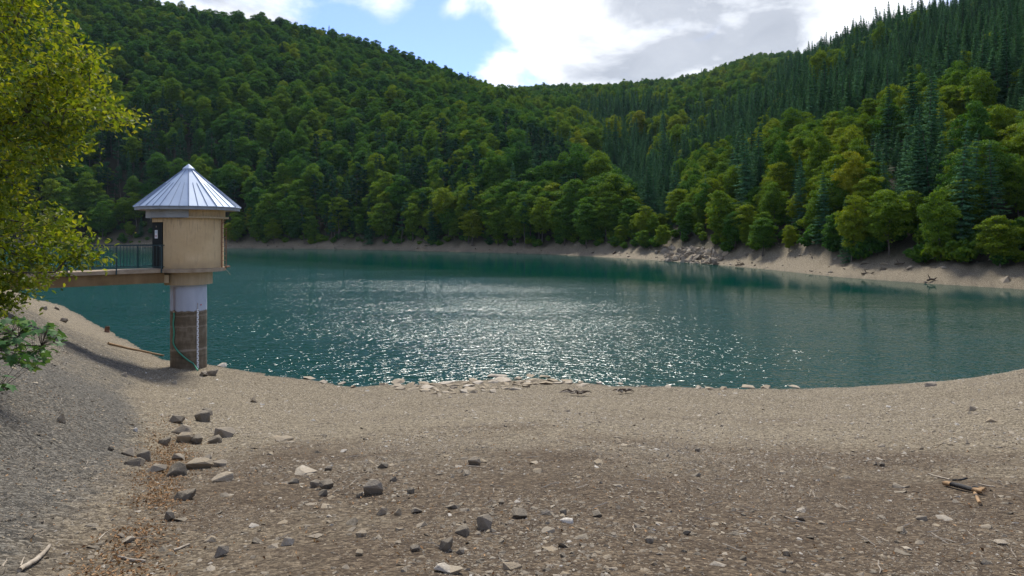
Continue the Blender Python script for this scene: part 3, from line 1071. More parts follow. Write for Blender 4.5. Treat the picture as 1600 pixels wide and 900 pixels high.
RG = 'loose rocks lying on the gravel shore'
ROCKS = [
    (271, 597, 10, 8, .72, 'small pale stone alone on the gravel just below the pillar'),
    (313, 650, 27, 20, .18, 'dark blocky rock, uppermost of the rock scatter below the tower'),
    (322, 643, 18, 14, .14, 'dark rock leaning behind the uppermost blocky rock of the scatter'),
    (272, 655, 26, 14, .34, 'low grey rock left of the uppermost dark blocky rock'),
    (279, 671, 36, 18, .44, 'broad tan slab rock standing behind the pale faced rock of the scatter'),
    (285, 684, 27, 18, .55, 'pale faced rock in front of the broad tan slab rock'),
    (304, 687, 19, 16, .2, 'dark wedge rock touching the pale faced rock on its right'),
    (345, 677, 34, 17, .36, 'grey long rock behind the dark lump, right end of the scatter'),
    (333, 687, 24, 15, .16, 'dark lump rock in front of the grey long rock at the scatter end'),
    (252, 689, 23, 13, .16, 'dark low rock left of the pale faced rock on orange leaf litter'),
    (170, 700, 11, 9, .24, 'small dark stone left of the tan capped rock trio'),
    (196, 706, 24, 14, .42, 'tan block rock behind the long flat topped rock on the left'),
    (205, 720, 37, 18, .28, 'long flat topped rock, front of the left rock trio'),
    (221, 711, 24, 21, .22, 'dark upright rock at the right of the left rock trio'),
    (277, 714, 21, 13, .4, 'bluish grey rock behind the dark triangular rock'),
    (239, 733, 31, 13, .36, 'low grey rock left of the dark triangular rock'),
    (272, 734, 31, 25, .08, 'dark triangular rock in the middle of the scatter'),
    (306, 726, 44, 18, .52, 'broad pale rounded rock right of the dark triangular rock'),
    (321, 716, 17, 10, .32, 'small grey stone behind the broad pale rounded rock'),
    (339, 725, 24, 10, .36, 'low slaty stone right of the broad pale rounded rock'),
    (345, 746, 36, 17, .64, 'ochre slanted rock below the broad pale rounded rock'),
    (282, 774, 37, 20, .12, 'dark slab rock alone beside the orange leaf litter strip'),
    (260, 806, 20, 20, .24, 'rough brown lump rock, lowest on the orange leaf litter strip'),
    (395, 625, 10, 9, .5, 'small grey stone on bare gravel right of the pillar foot'),
    (93, 653, 14, 16, .62, 'pale cube-like stone alone on the left gravel bank'),
    (210, 671, 8, 7, .95, 'small white stone on the left gravel bank'),
    (187, 838, 13, 8, .3, 'small flat topped stone left of the orange leaf litter near the bottom'),
    (343, 862, 23, 20, .34, 'grey sharp rock near the bottom right of the leaf litter'),
    (327, 845, 20, 10, .6, 'pale flat block just behind the grey sharp rock near the bottom'),
    (582, 763, 33, 26, .42, 'large pale angular rock, biggest on the middle of the beach'),
    (508, 759, 23, 16, .2, 'brown rock left of the large pale angular rock'),
    (490, 757, 16, 12, .32, 'grey-brown stone, leftmost of the brown trio by the angular rock'),
    (503, 771, 14, 11, .24, 'small brown stone in front of the brown rock trio'),
    (560, 774, 13, 10, .2, 'small dark stone at the left foot of the large angular rock'),
    (596, 728, 18, 11, .22, 'dark stone straight behind the large pale angular rock'),
    (576, 736, 14, 7, .46, 'thin grey slab between the angular rock and the dark stone'),
    (613, 749, 12, 9, .24, 'small dark stone right behind the large pale angular rock'),
    (641, 768, 13, 11, .18, 'small dark pointed stone right of the large angular rock'),
    (650, 799, 18, 10, .28, 'grey block stone below right of the large angular rock'),
    (596, 800, 18, 14, .5, 'pale grey stone straight below the large angular rock'),
    (622, 800, 13, 13, .6, 'pale flake standing beside the grey block stone'),
    (742, 721, 22, 14, .46, 'tan topped rock alone in mid beach'),
    (811, 805, 28, 14, .16, 'dark roof shaped rock right of the rounded brown rocks'),
    (756, 817, 27, 24, .32, 'rounded brown rock left of the dark roof shaped rock'),
    (722, 829, 26, 17, .22, 'flat topped brown rock left of the rounded brown rock'),
    (695, 853, 25, 24, .2, 'reddish brown upright rock below the flat topped brown rock'),
    (718, 861, 15, 11, .4, 'small grey stone right of the reddish brown upright rock'),
    (935, 805, 19, 10, .24, 'dark block stone right of the white flake'),
    (887, 814, 26, 9, .92, 'white tilted flake on the lower middle beach'),
    (880, 800, 12, 10, .32, 'small brown stone behind the white tilted flake'),
    (693, 890, 33, 14, .78, 'pale round stone at the bottom edge of the beach'),
    (447, 847, 23, 16, .7, 'pale upright flake near the bottom, left of the pale round stone'),
    (458, 752, 18, 10, .16, 'dark thin stone left of the brown rock trio'),
    (512, 732, 12, 8, .34, 'small grey stone above the brown rock trio'),
    (783, 785, 11, 8, .46, 'small tan stone above the dark roof shaped rock'),
    (563, 836, 19, 10, .48, 'blue-grey flake below the pale grey stone'),
    (856, 830, 21, 9, .66, 'pale buff slab below left of the white tilted flake'),
    (1456, 600, 20, 9, .4, 'long brown rock at the right waterline'),
    (1550, 657, 17, 8, .6, 'tan stone on the right gravel rise'),
    (1412, 830, 17, 11, .5, 'smooth blue-grey stone on dark soil at the lower right'),
    (1442, 810, 18, 10, .42, 'flat grey stone above the smooth blue-grey stone'),
    (1090, 703, 9, 8, .3, 'small dark stone alone right of mid beach'),
    (1074, 832, 14, 10, .18, 'dark stone on the lower right soil'),
    (1520, 638, 15, 9, .5, 'grey stone just below the right waterline rise'),
    (1368, 724, 9, 7, .5, 'small bluish stone beside its brown twin on the right beach'),
    (1379, 726, 9, 7, .3, 'small brown stone beside its bluish twin on the right beach'),
    (1568, 850, 18, 7, .68, 'tan flat stone near the bottom right corner'),
    (1230, 865, 15, 9, .5, 'grey stone at the bottom right of centre'),
    (1162, 873, 11, 9, .12, 'small blackish stone near the bottom right of centre'),
    (328, 582, 21, 12, .2, 'dark stone at the right foot of the tower pillar'),
    (315, 584, 16, 9, .42, 'grey stone at the front foot of the tower pillar'),
    (345, 571, 17, 6, .85, 'pale stone at the water beside the tower pillar'),
    (192, 584, 10, 8, .7, 'pale stone on the left bank below the fallen pole'),
    (66, 480, 11, 7, .35, 'reddish brown boulder on the crest of the left bank'),
    (88, 481, 8, 6, .35, 'smaller brown boulder on the left bank crest, nearer the water'),
    (97, 499, 13, 8, .28, 'grey boulder half sunk in the left bank above the shrub'),
    (1440, 700, 10, 7, .55, 'small tan stone on the right gravel above the charred sticks'),
    (648, 858, 16, 10, .36, 'grey stone left of the reddish brown upright rock'),
    (560, 866, 14, 10, .6, 'pale stone near the bottom left of the reddish rock'),
    (1015, 846, 15, 9, .4, 'brown stone on the lower beach between the white flake and the dark stone'),
]
for k, (a, b, c, d, e, l) in enumerate(ROCKS):
    rock(a, b, c, d, e, l, group=RG, seed=k * 5 + 3)
rock(470, 738, 42, 10, .7, 'yellowish flat stone sunk in brown soil on the left beach', True, 1, cat='stone')
rock(441, 686, 30, 8, .5, 'slaty flat stone lying in a grey patch on the left beach', True, 2, cat='stone')
rock(452, 690, 16, 6, .4, 'thin dark slate beside the slaty flat stone', True, 3, cat='stone')
rock(430, 682, 14, 5, .58, 'thin pale slate above the slaty flat stone', True, 4, cat='stone')

# flat stones laid along the water's edge: one apron, its stones are pieces
apron = tag(link('stone_apron', None, loc=(hit(760, 600).x, 26.5, 0)), 'pale flat stone paving sinking into the gravel at the water edge', 'paving')
ar = np.random.default_rng(77)
APR = []
for _ in range(900):
    u = ar.uniform(600, 935)
    top = np.interp(u, NEAR_PX_X := [p[0] for p in NEAR_PX], [p[1] for p in NEAR_PX])
    wd = np.interp(u, [600, 640, 700, 800, 850, 935], [2, 10, 26, 18, 8, 3])
    v = top + ar.uniform(-1.2, 1) * 1.0 + ar.uniform(0, 1) ** 1.3 * wd
    w = ar.uniform(13, 34) * (1.1 if v < top + 6 else .8)
    if all(abs(u - q[0]) > (w + q[2]) * .40 or abs(v - q[1]) > 3.0 for q in APR):
        APR.append((u, v, w))
for _ in range(60):
    u = ar.uniform(480, 556) if ar.uniform() < .5 else ar.uniform(935, 1260)
    v = np.interp(u, NEAR_PX_X, [p[1] for p in NEAR_PX]) + ar.uniform(-1, 1.5)
    w = ar.uniform(10, 26)
    if all(abs(u - q[0]) > (w + q[2]) * .45 for q in APR):
        APR.append((u, v, w))
for k, (u, v, w) in enumerate(APR):
    p = hit(u, v)
    kk = p.y / FP
    o = link('stone', FLAT_M[k % 6], apron)
    Wm = w * kk
    o.location = Vector((p.x, p.y, max(p.z, .0) + .015)) - apron.location
    o.rotation_euler = (ar.normal() * .05, ar.normal() * .06, ar.uniform(0, 6.28))
    o.scale = (Wm, Wm * ar.uniform(.6, .9), ar.uniform(.08, .17))
    o['tint'] = float(np.clip(ar.normal(.70, .08), .5, .9))

# rubble slope on the far shore
rub = tag(link('rubble_pile', None, loc=(hit(1080, 404, 60, 260).x, hit(1080, 404, 60, 260).y, 0)), 'tumbled grey boulders on the far shore below the gap in the trees', 'rubble')
for k in range(150):
    u = ar.normal(1078, 24)
    v = ar.uniform(389, 413) + (u - 1078) * .05
    if not 1025 < u < 1140:
        continue
    p = hit(u, v, 60, 260)
    o = link('boulder', ROCK_M[k % 12], rub)
    o.location = Vector((p.x, p.y, p.z + .1)) - rub.location
    o.rotation_euler = tuple(ar.uniform(0, 6.28, 3))
    q = ar.uniform(.5, 1.7)
    o.scale = (q * 1.2, q, q * .75)
    o['tint'] = float(np.clip(ar.normal(.42, .13), .1, .8))


# gravel: nobody could count it
def near_points(n, ymin, ymax, seed, power=1.0):
    r = np.random.default_rng(seed)
    Yq = ymin + (ymax - ymin) * r.uniform(0, 1, n) ** power
    Xq = r.uniform(-.86, .86, n) * (Yq + .5)
    zq, sdq, tq, _, _ = gz(Xq, Yq, True)
    k = (sdq > .05) & (Xq > -30)
    return Xq[k], Yq[k], zq[k], sdq[k], tq[k], r


def gravel(name, n, ymin, ymax, smin, smax, seed, label, power=1.0, dens=None):
    Xq, Yq, zq, sdq, tq, r = near_points(n, ymin, ymax, seed, power)
    cl = fbm(Xq, Yq, 1.6, seed)
    k = r.uniform(0, 1, len(Xq)) < np.clip((cl - .36) * 3.6, .06, 1)
    Xq, Yq, zq, tq = Xq[k], Yq[k], zq[k], tq[k]
    m_ = len(Xq)
    s = smin * (smax / smin) ** (r.uniform(0, 1, m_) ** 2.2)
    t_ = np.clip(r.normal(.58, .22, m_) + .12 * np.clip((Yq - 14) / 8, -1, 1) - .16 * np.clip(tq / 1.5, 0, 1), .02, 1)
    rot = np.stack([r.normal(0, .25, m_), r.normal(0, .25, m_), r.uniform(0, 6.28, m_)], 1)
    sc3 = np.stack([s, s * r.uniform(.6, 1, m_), s * r.uniform(.6, 1.1, m_)], 1)
    scatter(name, np.stack([Xq, Yq, zq - s * .02], 1), rot, sc3, r.integers(0, 8, m_), t_, PEB, label)


gravel('gravel', 85000, 3.4, 30, .02, .075, 301, 'grey and tan gravel strewn over the near shore', .8)
gravel('stone_debris', 3800, 3.6, 29, .055, .16, 302, 'fist sized stones strewn among the gravel of the near shore', .9)
gravel('fine_gravel', 90000, 3.4, 12, .011, .03, 303, 'fine gravel in the foreground of the shore', .8)

# rubble band of the far shore
fp_ = jitter_points(1.05, 66, 310, .85, 44)
fz, fsd, _, _, _ = gz(fp_[:, 0], fp_[:, 1], True)
k = (fsd > .2) & (fsd < 10.5) & (np.random.default_rng(4).uniform(0, 1, len(fp_)) < np.clip((fbm(fp_[:, 0], fp_[:, 1], 8, 66) - .32) * 2.2, .12, .9))
fp_, fz = fp_[k], fz[k]
m_ = len(fp_)
fs = .14 * (8 ** (ar.uniform(0, 1, m_) ** 3))
scatter('shore_debris', np.stack([fp_[:, 0], fp_[:, 1], fz], 1), np.stack([ar.normal(0, .4, m_), ar.normal(0, .4, m_), ar.uniform(0, 6.28, m_)], 1),
        np.stack([fs * 1.2, fs, fs], 1), ar.integers(0, 8, m_), np.clip(ar.normal(.40, .18, m_), 0, 1), PEB, 'stones strewn along the dry far shore')

# orange leaf litter along the foot of the left bank
LEAFBIT = []
for k in range(4):
    q = np.random.default_rng(600 + k)
    V_ = np.array([(-.5, 0, 0), (-.1, .26, .1), (.5, .05, .02), (-.05, -.28, .12)]) + q.normal(0, .05, (4, 3))
    LEAFBIT.append(bpy.data.objects.new('leaf_bit_form', mesh_np('leaf_bit', V_, [np.array([[0, 1, 2, 3]])], [M_LITTER], attrs={'lv': ('FACE', 'FLOAT', [q.uniform()])})))
Xq, Yq, zq, sdq, tq, r_ = near_points(420000, 3.4, 22, 401, .8)
stripe = np.exp(-((tq + .12 + .35 * (fbm(Xq, Yq, 1.5, 8) - .5)) / (.14 + .015 * Yq)) ** 2)
pr = stripe * np.clip((17 - Yq) / 4, .0, 1) * np.clip((fbm(Xq, Yq, .8, 12) - .28) * 3, 0, 1) * .9 + .012 * (Yq < 14)
k = r_.uniform(0, 1, len(Xq)) < pr
Xq, Yq, zq = Xq[k], Yq[k], zq[k]
m_ = len(Xq)
s = r_.uniform(.016, .044, m_)
scatter('leaf_litter', np.stack([Xq, Yq, zq + .012], 1), np.stack([r_.normal(0, .5, m_), r_.normal(0, .5, m_), r_.uniform(0, 6.28, m_)], 1), np.stack([s, s, s], 1),
        r_.integers(0, 4, m_), r_.uniform(0, 1, m_), LEAFBIT, 'dry orange leaf litter washed along the foot of the left bank')

# bare twig bits
TWIGF = []
for k in range(5):
    q = np.random.default_rng(700 + k)
    mb = MB()
    pp = np.stack([np.linspace(-.5, .5, 4), np.cumsum(q.normal(0, .05, 4)), np.abs(q.normal(.02, .02, 4))], 1)
    mb.tube(pp, [.03, .035, .028, .012], 4)
    TWIGF.append(bpy.data.objects.new('twig_form', mb.mesh('twig', M_TWIG)))
Xq, Yq, zq, sdq, tq, r_ = near_points(900, 3.5, 24, 501, .8)
m_ = len(Xq)
s = r_.uniform(.06, .24, m_)
scatter('twig_debris', np.stack([Xq, Yq, zq + .015], 1), np.stack([r_.normal(0, .06, m_), r_.normal(0, .12, m_), r_.uniform(0, 6.28, m_)], 1), np.stack([s, s * .8, s * .8], 1),
        r_.integers(0, 5, m_), r_.uniform(0, 1, m_), TWIGF, 'short bare twigs strewn over the shore')


# ------------------------------------------------------------------ sticks, poles and driftwood
def stick(name, pxs, rads, mat, label, cat='stick', lift=.5, group=None, n=7):
    P = []
    for (u, v), r in zip(pxs, rads):
        h = hit(u, v)
        P.append((h.x, h.y, h.z + r * (.4 + lift)))
    P = np.array(P)
    base = P.mean(0)
    mb = MB()
    t_ = np.linspace(0, 1, len(P))
    tt = np.linspace(0, 1, max(6, len(P) * 3))
    Q = np.stack([np.interp(tt, t_, P[:, i] - base[i]) for i in range(3)], 1)
    Q += np.random.default_rng(int(abs(pxs[0][0]) * 3 + pxs[0][1])).normal(0, min(rads) * .18, Q.shape)
    mb.tube(Q, np.interp(tt, t_, rads), n)
    o = mb.build(name, mat, None, True, loc=tuple(base))
    return tag(o, label, cat, group)


stick('fallen_pole', [(169, 539), (205, 547), (256, 557)], [.06, .055, .045], M_WOODTAN, 'long weathered pole lying on the left bank towards the pillar', 'pole')
stick('bent_stick', [(30, 899), (52, 885), (68, 872), (78, 855)], [.016, .017, .016, .011], M_TWIG, 'thick pale bent stick in the bottom left corner', 'stick', 1.2)
stick('stick', [(-4, 899), (6, 886), (11, 878)], [.007, .007, .004], M_TWIG, 'thin pale stick at the very bottom left edge', 'stick', .8)
stick('stick', [(32, 888), (35, 880), (38, 872)], [.006, .005, .004], M_TWIG, 'short thin twig just above the thick bent stick', 'stick', .8)
stick('stick', [(184, 874), (205, 877), (228, 879)], [.008, .009, .009], M_TWIG, 'straight pale stick left of the orange litter at the bottom', 'stick', .8)
stick('stick', [(271, 863), (283, 858), (296, 852)], [.009, .009, .008], M_TWIG, 'white stick right of the orange litter at the bottom', 'stick', .8)
stick('stick', [(154, 845), (163, 836), (172, 830)], [.005, .005, .003], M_TWIG, 'thin curved twig left of the small flat topped stone', 'stick', .8)
stick('stick', [(1450, 742), (1468, 748), (1484, 751)], [.010, .013, .011], M_TWIG, 'pale stick lying behind the charred sticks on the right', 'stick', .6)
stick('stick', [(1528, 757), (1542, 760), (1555, 762)], [.009, .009, .007], M_TWIG, 'thin pale stick right of the charred sticks', 'stick', .6)
stick('stick', [(1511, 748), (1500, 752), (1488, 752)], [.010, .012, .010], M_CHAR, 'short black stick just behind the charred sticks', 'stick', .6)
# the burnt sticks: charred middle, raw ends
def burnt(a, b, r, label, c0=.22, c1=.78):
    h0, h1 = hit(*a), hit(*b)
    e = link('charred_stick', None, loc=tuple((h0 + h1) / 2))
    tag(e, label, 'stick', 'remains of a small fire')
    d0, d1 = np.array(h0 - e.location) + [0, 0, r * 1.2], np.array(h1 - e.location) + [0, 0, r * 1.6]
    for nm, f0, f1, mt in (('end', 0, c0, M_WOODTAN), ('middle', c0, c1, M_CHAR), ('end', c1, 1, M_WOODTAN)):
        if f1 - f0 < .02:
            continue
        q = np.linspace(f0, f1, 4)[:, None]
        pts_ = d0 + (d1 - d0) * q
        pts_[:, 2] += np.sin(q[:, 0] * 6) * r * .25
        MB().tube(pts_, [r * 1.0, r * 1.1, r * 1.05, r], 7).build(nm, mt, e, True)


burnt((1475, 760), (1537, 774), .028, 'longest charred stick with raw orange ends on the right beach', .2, .76)
burnt((1520, 765), (1540, 769), .02, 'short charred stick behind the longest charred one', .02, .5)
burnt((1523, 774), (1531, 790), .018, 'short charred stick pointing towards the viewer', .25, .98 - .6)


def driftwood(px, py, w, label, seed, dark=True):
    c = hit(px, py)
    k = c.y / FP
    e = tag(link('driftwood_tangle', None, loc=tuple(c)), label, 'driftwood', 'driftwood by the near waterline')
    q = np.random.default_rng(seed)
    L = w * k
    for j in range(9):
        a = q.normal(0, .5) + (math.pi if j % 2 else 0)
        l = L * q.uniform(.2, .55)
        o_ = np.array([q.uniform(-.25, .25) * L, q.uniform(-.1, .1) * L, .03])
        p_ = np.stack([o_ + np.array([math.cos(a), math.sin(a) * .6, 0]) * l * f + np.array([0, 0, .05 + .12 * math.sin(f * 3) * q.uniform(.2, 1)]) for f in (0, .35, .7, 1)])
        MB().tube(p_, np.array([.05, .045, .03, .012]) * q.uniform(.5, 1.1), 6).build('branch', [M_DARKWOOD, M_DARKWOOD, M_TWIG][j % 3], e, True)
    return e


driftwood(902, 618, 42, 'dark tangled driftwood, larger of the two at the near waterline', 3)
driftwood(976, 615, 26, 'small dark driftwood, right of the larger tangle at the near waterline', 5)
for k, (u, v, w, l) in enumerate([(1356, 431, 18, 'dark driftwood snag at the far right waterline, left one'), (1456, 441, 16, 'dark driftwood snag at the far right waterline, right one'),
                                  (1406, 416, 14, 'dark log on the dry bank under the right trees'), (1155, 417, 12, 'dark snag on the far shore right of the rubble slope'),
                                  (742, 386, 12, 'tiny bleached snag on the far shore below the pines')]):
    c = hit(u, v - 1.5, 60, 300)
    L = w * c.y / FP
    q = np.random.default_rng(900 + k)
    mb = MB()
    mb.tube([(-L / 2, 0, .1), (-L * .1, .1, .22), (L * .25, 0, .2), (L / 2, -.1, .42)], [.13, .15, .11, .04], 6)
    mb.tube([(-L * .1, .1, .2), (-L * .2, .2, .55), (-L * .32, .2, .8)], [.08, .06, .02], 5)
    tag(mb.build('driftwood_snag', M_DARKWOOD, None, True, loc=tuple(c), rot=(0, 0, q.uniform(-.5, .5))), l, 'driftwood', 'driftwood on the far shore')
# rusty stump of a post at the left waterline
c = hit(167, 519)
st = tag(link('old_post', None, loc=tuple(c)), 'short rusty brown post stub at the left waterline', 'post')
MB().tube([(0, 0, -.2), (.02, 0, .12), (.03, 0, .34)], [.15, .145, .13], 9).build('stub', simple_mat('rusty_wood', (.10, .05, .03), (.22, .12, .07), 9, .9), st, True)
MB().tube([(.03, 0, .335), (.03, 0, .37)], [.135, .10], 9).build('broken_top', M_DARKWOOD, st, True)

# ------------------------------------------------------------------ intake tower
TX, TY = -14.44, 30.5
TB = gz1(TX, TY)
TC = math.atan2(-TY, -TX)                      # bearing from the tower to the viewer
BU = np.array([-.70, -.71])                    # the footbridge leaves the tower this way
BU /= np.hypot(*BU)
DA = math.atan2(BU[1], BU[0])


def wall_plaster():
    m, t, out = new_mat('ochre_plaster')
    tc = t.n('ShaderNodeTexCoord').outputs['Object']
    v = t.n('ShaderNodeMapping', ins={'Vector': tc, 'Scale': (1, 1, .22)}).outputs[0]
    big = t.noise(tc, 1.1, 6, .6)
    run = t.noise(v, 7.0, 6, .65)
    col = t.ramp(big, [(.3, (.47, .335, .18)), (.55, (.55, .40, .222)), (.75, (.61, .46, .27))])
    col = t.mix(t.smooth(run, .5, .72, 0, .38), col, (.30, .215, .13))
    drip = t.noise(t.n('ShaderNodeMapping', ins={'Vector': tc, 'Scale': (1, 1, .08)}).outputs[0], 16.0, 3, .6)
    zz_ = t.n('ShaderNodeSeparateXYZ', ins={0: tc}).outputs[2]
    col = t.mix(t.math('MULTIPLY', t.smooth(drip, .52, .68, 0, .6), t.smooth(zz_, 5.3, 6.7)), col, (.20, .145, .09))
    col = t.mix(t.math('MULTIPLY', t.smooth(big, .4, .6, .1, .55), t.smooth(zz_, 5.0, 4.5)), col, (.22, .165, .11))
    spot = t.noise(tc, 4.2, 8, .75, .6)
    col = t.mix(t.smooth(spot, .63, .70, 0, .65), col, (.16, .12, .08))
    sp2 = t.noise(tc, 22, 3, .6)
    col = t.mix(t.smooth(sp2, .70, .76, 0, .5), col, (.22, .16, .1))
    principled(t, out, col, .9, t.noise(tc, 30, 5, .6), .25, .01, .15)
    return m


def pillar_mat():
    m, t, out = new_mat('stained_pillar_paint')
    tc = t.n('ShaderNodeTexCoord').outputs['Object']
    z_ = t.n('ShaderNodeSeparateXYZ', ins={0: tc}).outputs[2]
    v = t.n('ShaderNodeMapping', ins={'Vector': tc, 'Scale': (1, 1, .3)}).outputs[0]
    vb = t.n('ShaderNodeMapping', ins={'Vector': tc, 'Scale': (.6, .6, 2.2)}).outputs[0]
    n_ = t.noise(v, 5, 6, .65)
    paint = t.ramp(t.noise(v, 2.4, 5, .6), [(.3, (.36, .39, .46)), (.7, (.47, .50, .56))])
    paint = t.mix(t.smooth(n_, .58, .72, 0, .25), paint, (.30, .29, .28))
    silt = t.ramp(t.math('ADD', t.math('MULTIPLY', t.noise(vb, 1.6, 5, .6), .5), t.math('MULTIPLY', t.noise(v, 7, 6, .75), .5)),
                  [(.3, (.08, .060, .038)), (.5, (.15, .116, .076)), (.7, (.29, .24, .175))])
    zj = t.math('ADD', z_, t.math('MULTIPLY', t.math('SUBTRACT', n_, .5), .16))
    col = t.mix(t.smooth(zj, 2.60, 2.66), silt, paint)
    for zc_, w_, c_, a_ in ((2.52, .035, (.07, .05, .03), .6), (2.42, .03, (.32, .26, .19), .5), (1.95, .05, (.33, .27, .2), .45), (.92, .07, (.36, .30, .23), .6), (.62, .05, (.06, .045, .03), .4)):
        d_ = t.math('ABSOLUTE', t.math('SUBTRACT', zj, zc_))
        col = t.mix(t.smooth(d_, w_ * .3, w_, a_, 0), col, c_)
    principled(t, out, col, .85, t.noise(tc, 18, 5, .6), .3, .01, .2)
    return m


def roof_mat():
    m, t, out = new_mat('zinc_sheet')
    tc = t.n('ShaderNodeTexCoord').outputs['Object']
    n_ = t.noise(tc, 1.4, 6, .6)
    col = t.ramp(n_, [(.3, (.31, .385, .49)), (.7, (.39, .465, .57))])
    col = t.mix(t.smooth(t.noise(tc, 9, 5, .65), .6, .72, 0, .3), col, (.30, .32, .35))
    principled(t, out, col, t.smooth(n_, .3, .7, .5, .62), t.noise(tc, 3, 3, .5), .1, .02, .4, .15)
    return m


M_WALL, M_PILLAR, M_ROOF = wall_plaster(), pillar_mat(), roof_mat()
M_CONC = simple_mat('weathered_concrete', (.24, .18, .12), (.40, .32, .23), 3.0, .9, .35, .01, .15)
M_COLLAR = simple_mat('ochre_concrete', (.36, .27, .16), (.46, .36, .23), 3.0, .9, .3, .01, .15, stretch=(3, 3, .4))
M_FASCIA = simple_mat('grey_fascia', (.20, .22, .24), (.28, .30, .32), 4.0, .6, .1, .01, .3)
M_PANEL = simple_mat('grey_panel', (.26, .28, .29), (.33, .345, .35), 2.0, .6, .1, .01, .3)
M_SEAM = simple_mat('zinc_seam', (.17, .22, .30), (.25, .30, .38), 5.0, .5, .1, .01, .4, .3)
M_DOOR = simple_mat('dark_green_door', (.003, .007, .007), (.006, .012, .012), 4.0, .7, .1, .01, .1)
M_RAIL = simple_mat('dark_green_rail', (.006, .028, .034), (.012, .045, .052), 4.0, .5, .1, .01, .4)
M_RUST = simple_mat('rusty_steel', (.16, .07, .035), (.26, .12, .06), 12.0, .8, .3, .005, .3)
M_WHITE = simple_mat('white_enamel', (.62, .64, .66), (.72, .73, .74), 4.0, .5, .05, .005, .4)
M_RED = simple_mat('faded_red_print', (.42, .20, .17), (.48, .26, .22), 20.0, .6, .05, .005, .3)
M_BLUEPR = simple_mat('faded_blue_print', (.42, .52, .58), (.50, .58, .62), 20.0, .6, .05, .005, .3)
M_HOSE = simple_mat('green_hose', (.03, .20, .12), (.06, .28, .18), 8.0, .5, .05, .005, .4)
M_BEAM = simple_mat('brown_bridge_beam', (.16, .10, .045), (.27, .18, .09), 2.2, .8, .3, .01, .2, stretch=(1, 1, .3))
M_YELLOW = simple_mat('yellow_paint', (.55, .40, .03), (.65, .5, .05), 5, .6)

tower = tag(link('intake_tower', None, loc=(TX, TY, 0)), 'round ochre tower with conical metal roof standing on a stained pillar', 'tower')
MB().lathe([(.748, -1.2), (.748, 3.80)], 48).build('pillar', M_PILLAR, tower, True)
MB().lathe([(.70, 3.77), (.985, 3.785), (.985, 4.35), (.6, 4.352)], 48).build('collar', M_COLLAR, tower)
MB().lathe([(.9, 4.355), (1.52, 4.357), (1.53, 4.515), (1.3, 4.53)], 48).build('floor_slab', M_CONC, tower)
hw = math.radians(27)
wall = MB().lathe([(1.445, 4.526), (1.445, 6.70)], 64, DA + hw, DA + 2 * math.pi - hw, False).lathe([(1.445, 6.52), (1.445, 6.70)], 8, DA - hw, DA + hw, False).build('wall', M_WALL, tower, True)
for s_ in (-1, 1):      # reveals of the doorway
    a = DA + s_ * hw
    P = [(r * math.cos(a), r * math.sin(a), zz) for r, zz in ((1.445, 4.45), (1.22, 4.45), (1.22, 6.6), (1.445, 6.6))]
    MB().add(P, [(0, 1, 2, 3)]).build('door_reveal', M_WALL, tower)
# door: flat leaf in the opening
dl = link('door', MB().box((0, 0, 1.03), (.05, 1.22, 2.06)).mesh('door', M_DOOR), tower, (1.29 * math.cos(DA), 1.29 * math.sin(DA), 4.50), (0, 0, DA))
MB().box((.035, -.08, 1.50), (.012, .34, .36)).build('sign', M_WHITE, dl)
MB().box((.0435, -.08, 1.59), (.004, .27, .11)).build('sign_heading', M_BLUEPR, dl)
for zz, wd in ((1.45, .25), (1.395, .22)):
    MB().box((.0435, -.08, zz), (.004, wd, .035)).build('sign_text_line', M_RED, dl)
MB().box((.035, -.08, 1.83), (.012, .07, .07)).build('lamp', M_CONC, dl)
MB().box((.05, .42, 1.0), (.05, .10, .04)).build('handle', M_FASCIA, dl)
# band under the eaves
MB().lathe([(1.44, 6.69), (1.66, 6.695), (1.66, 6.765), (1.50, 6.77)], 64, TC - .05, TC + math.pi * 1.1, False).build('sill_band', M_COLLAR, tower)
MB().lathe([(1.51, 6.75), (1.51, 7.12)], 64).build('eave_wall', M_WALL, tower, True)
for k in range(6):
    a0, a1 = TC - math.radians(30 * k), TC - math.radians(30 * (k + 1))
    r0, r1 = 1.70, 1.62
    P = []
    for a in (a0, a1):
        for r in (r0, r1):
            for zz in (6.71, 7.10):
                P.append((r * math.cos(a), r * math.sin(a), zz))
    MB().add(P, [(0, 1, 5, 4), (2, 6, 7, 3), (0, 4, 6, 2), (1, 3, 7, 5), (0, 2, 3, 1), (4, 5, 7, 6)]).build('eave_panel', M_PANEL, tower)
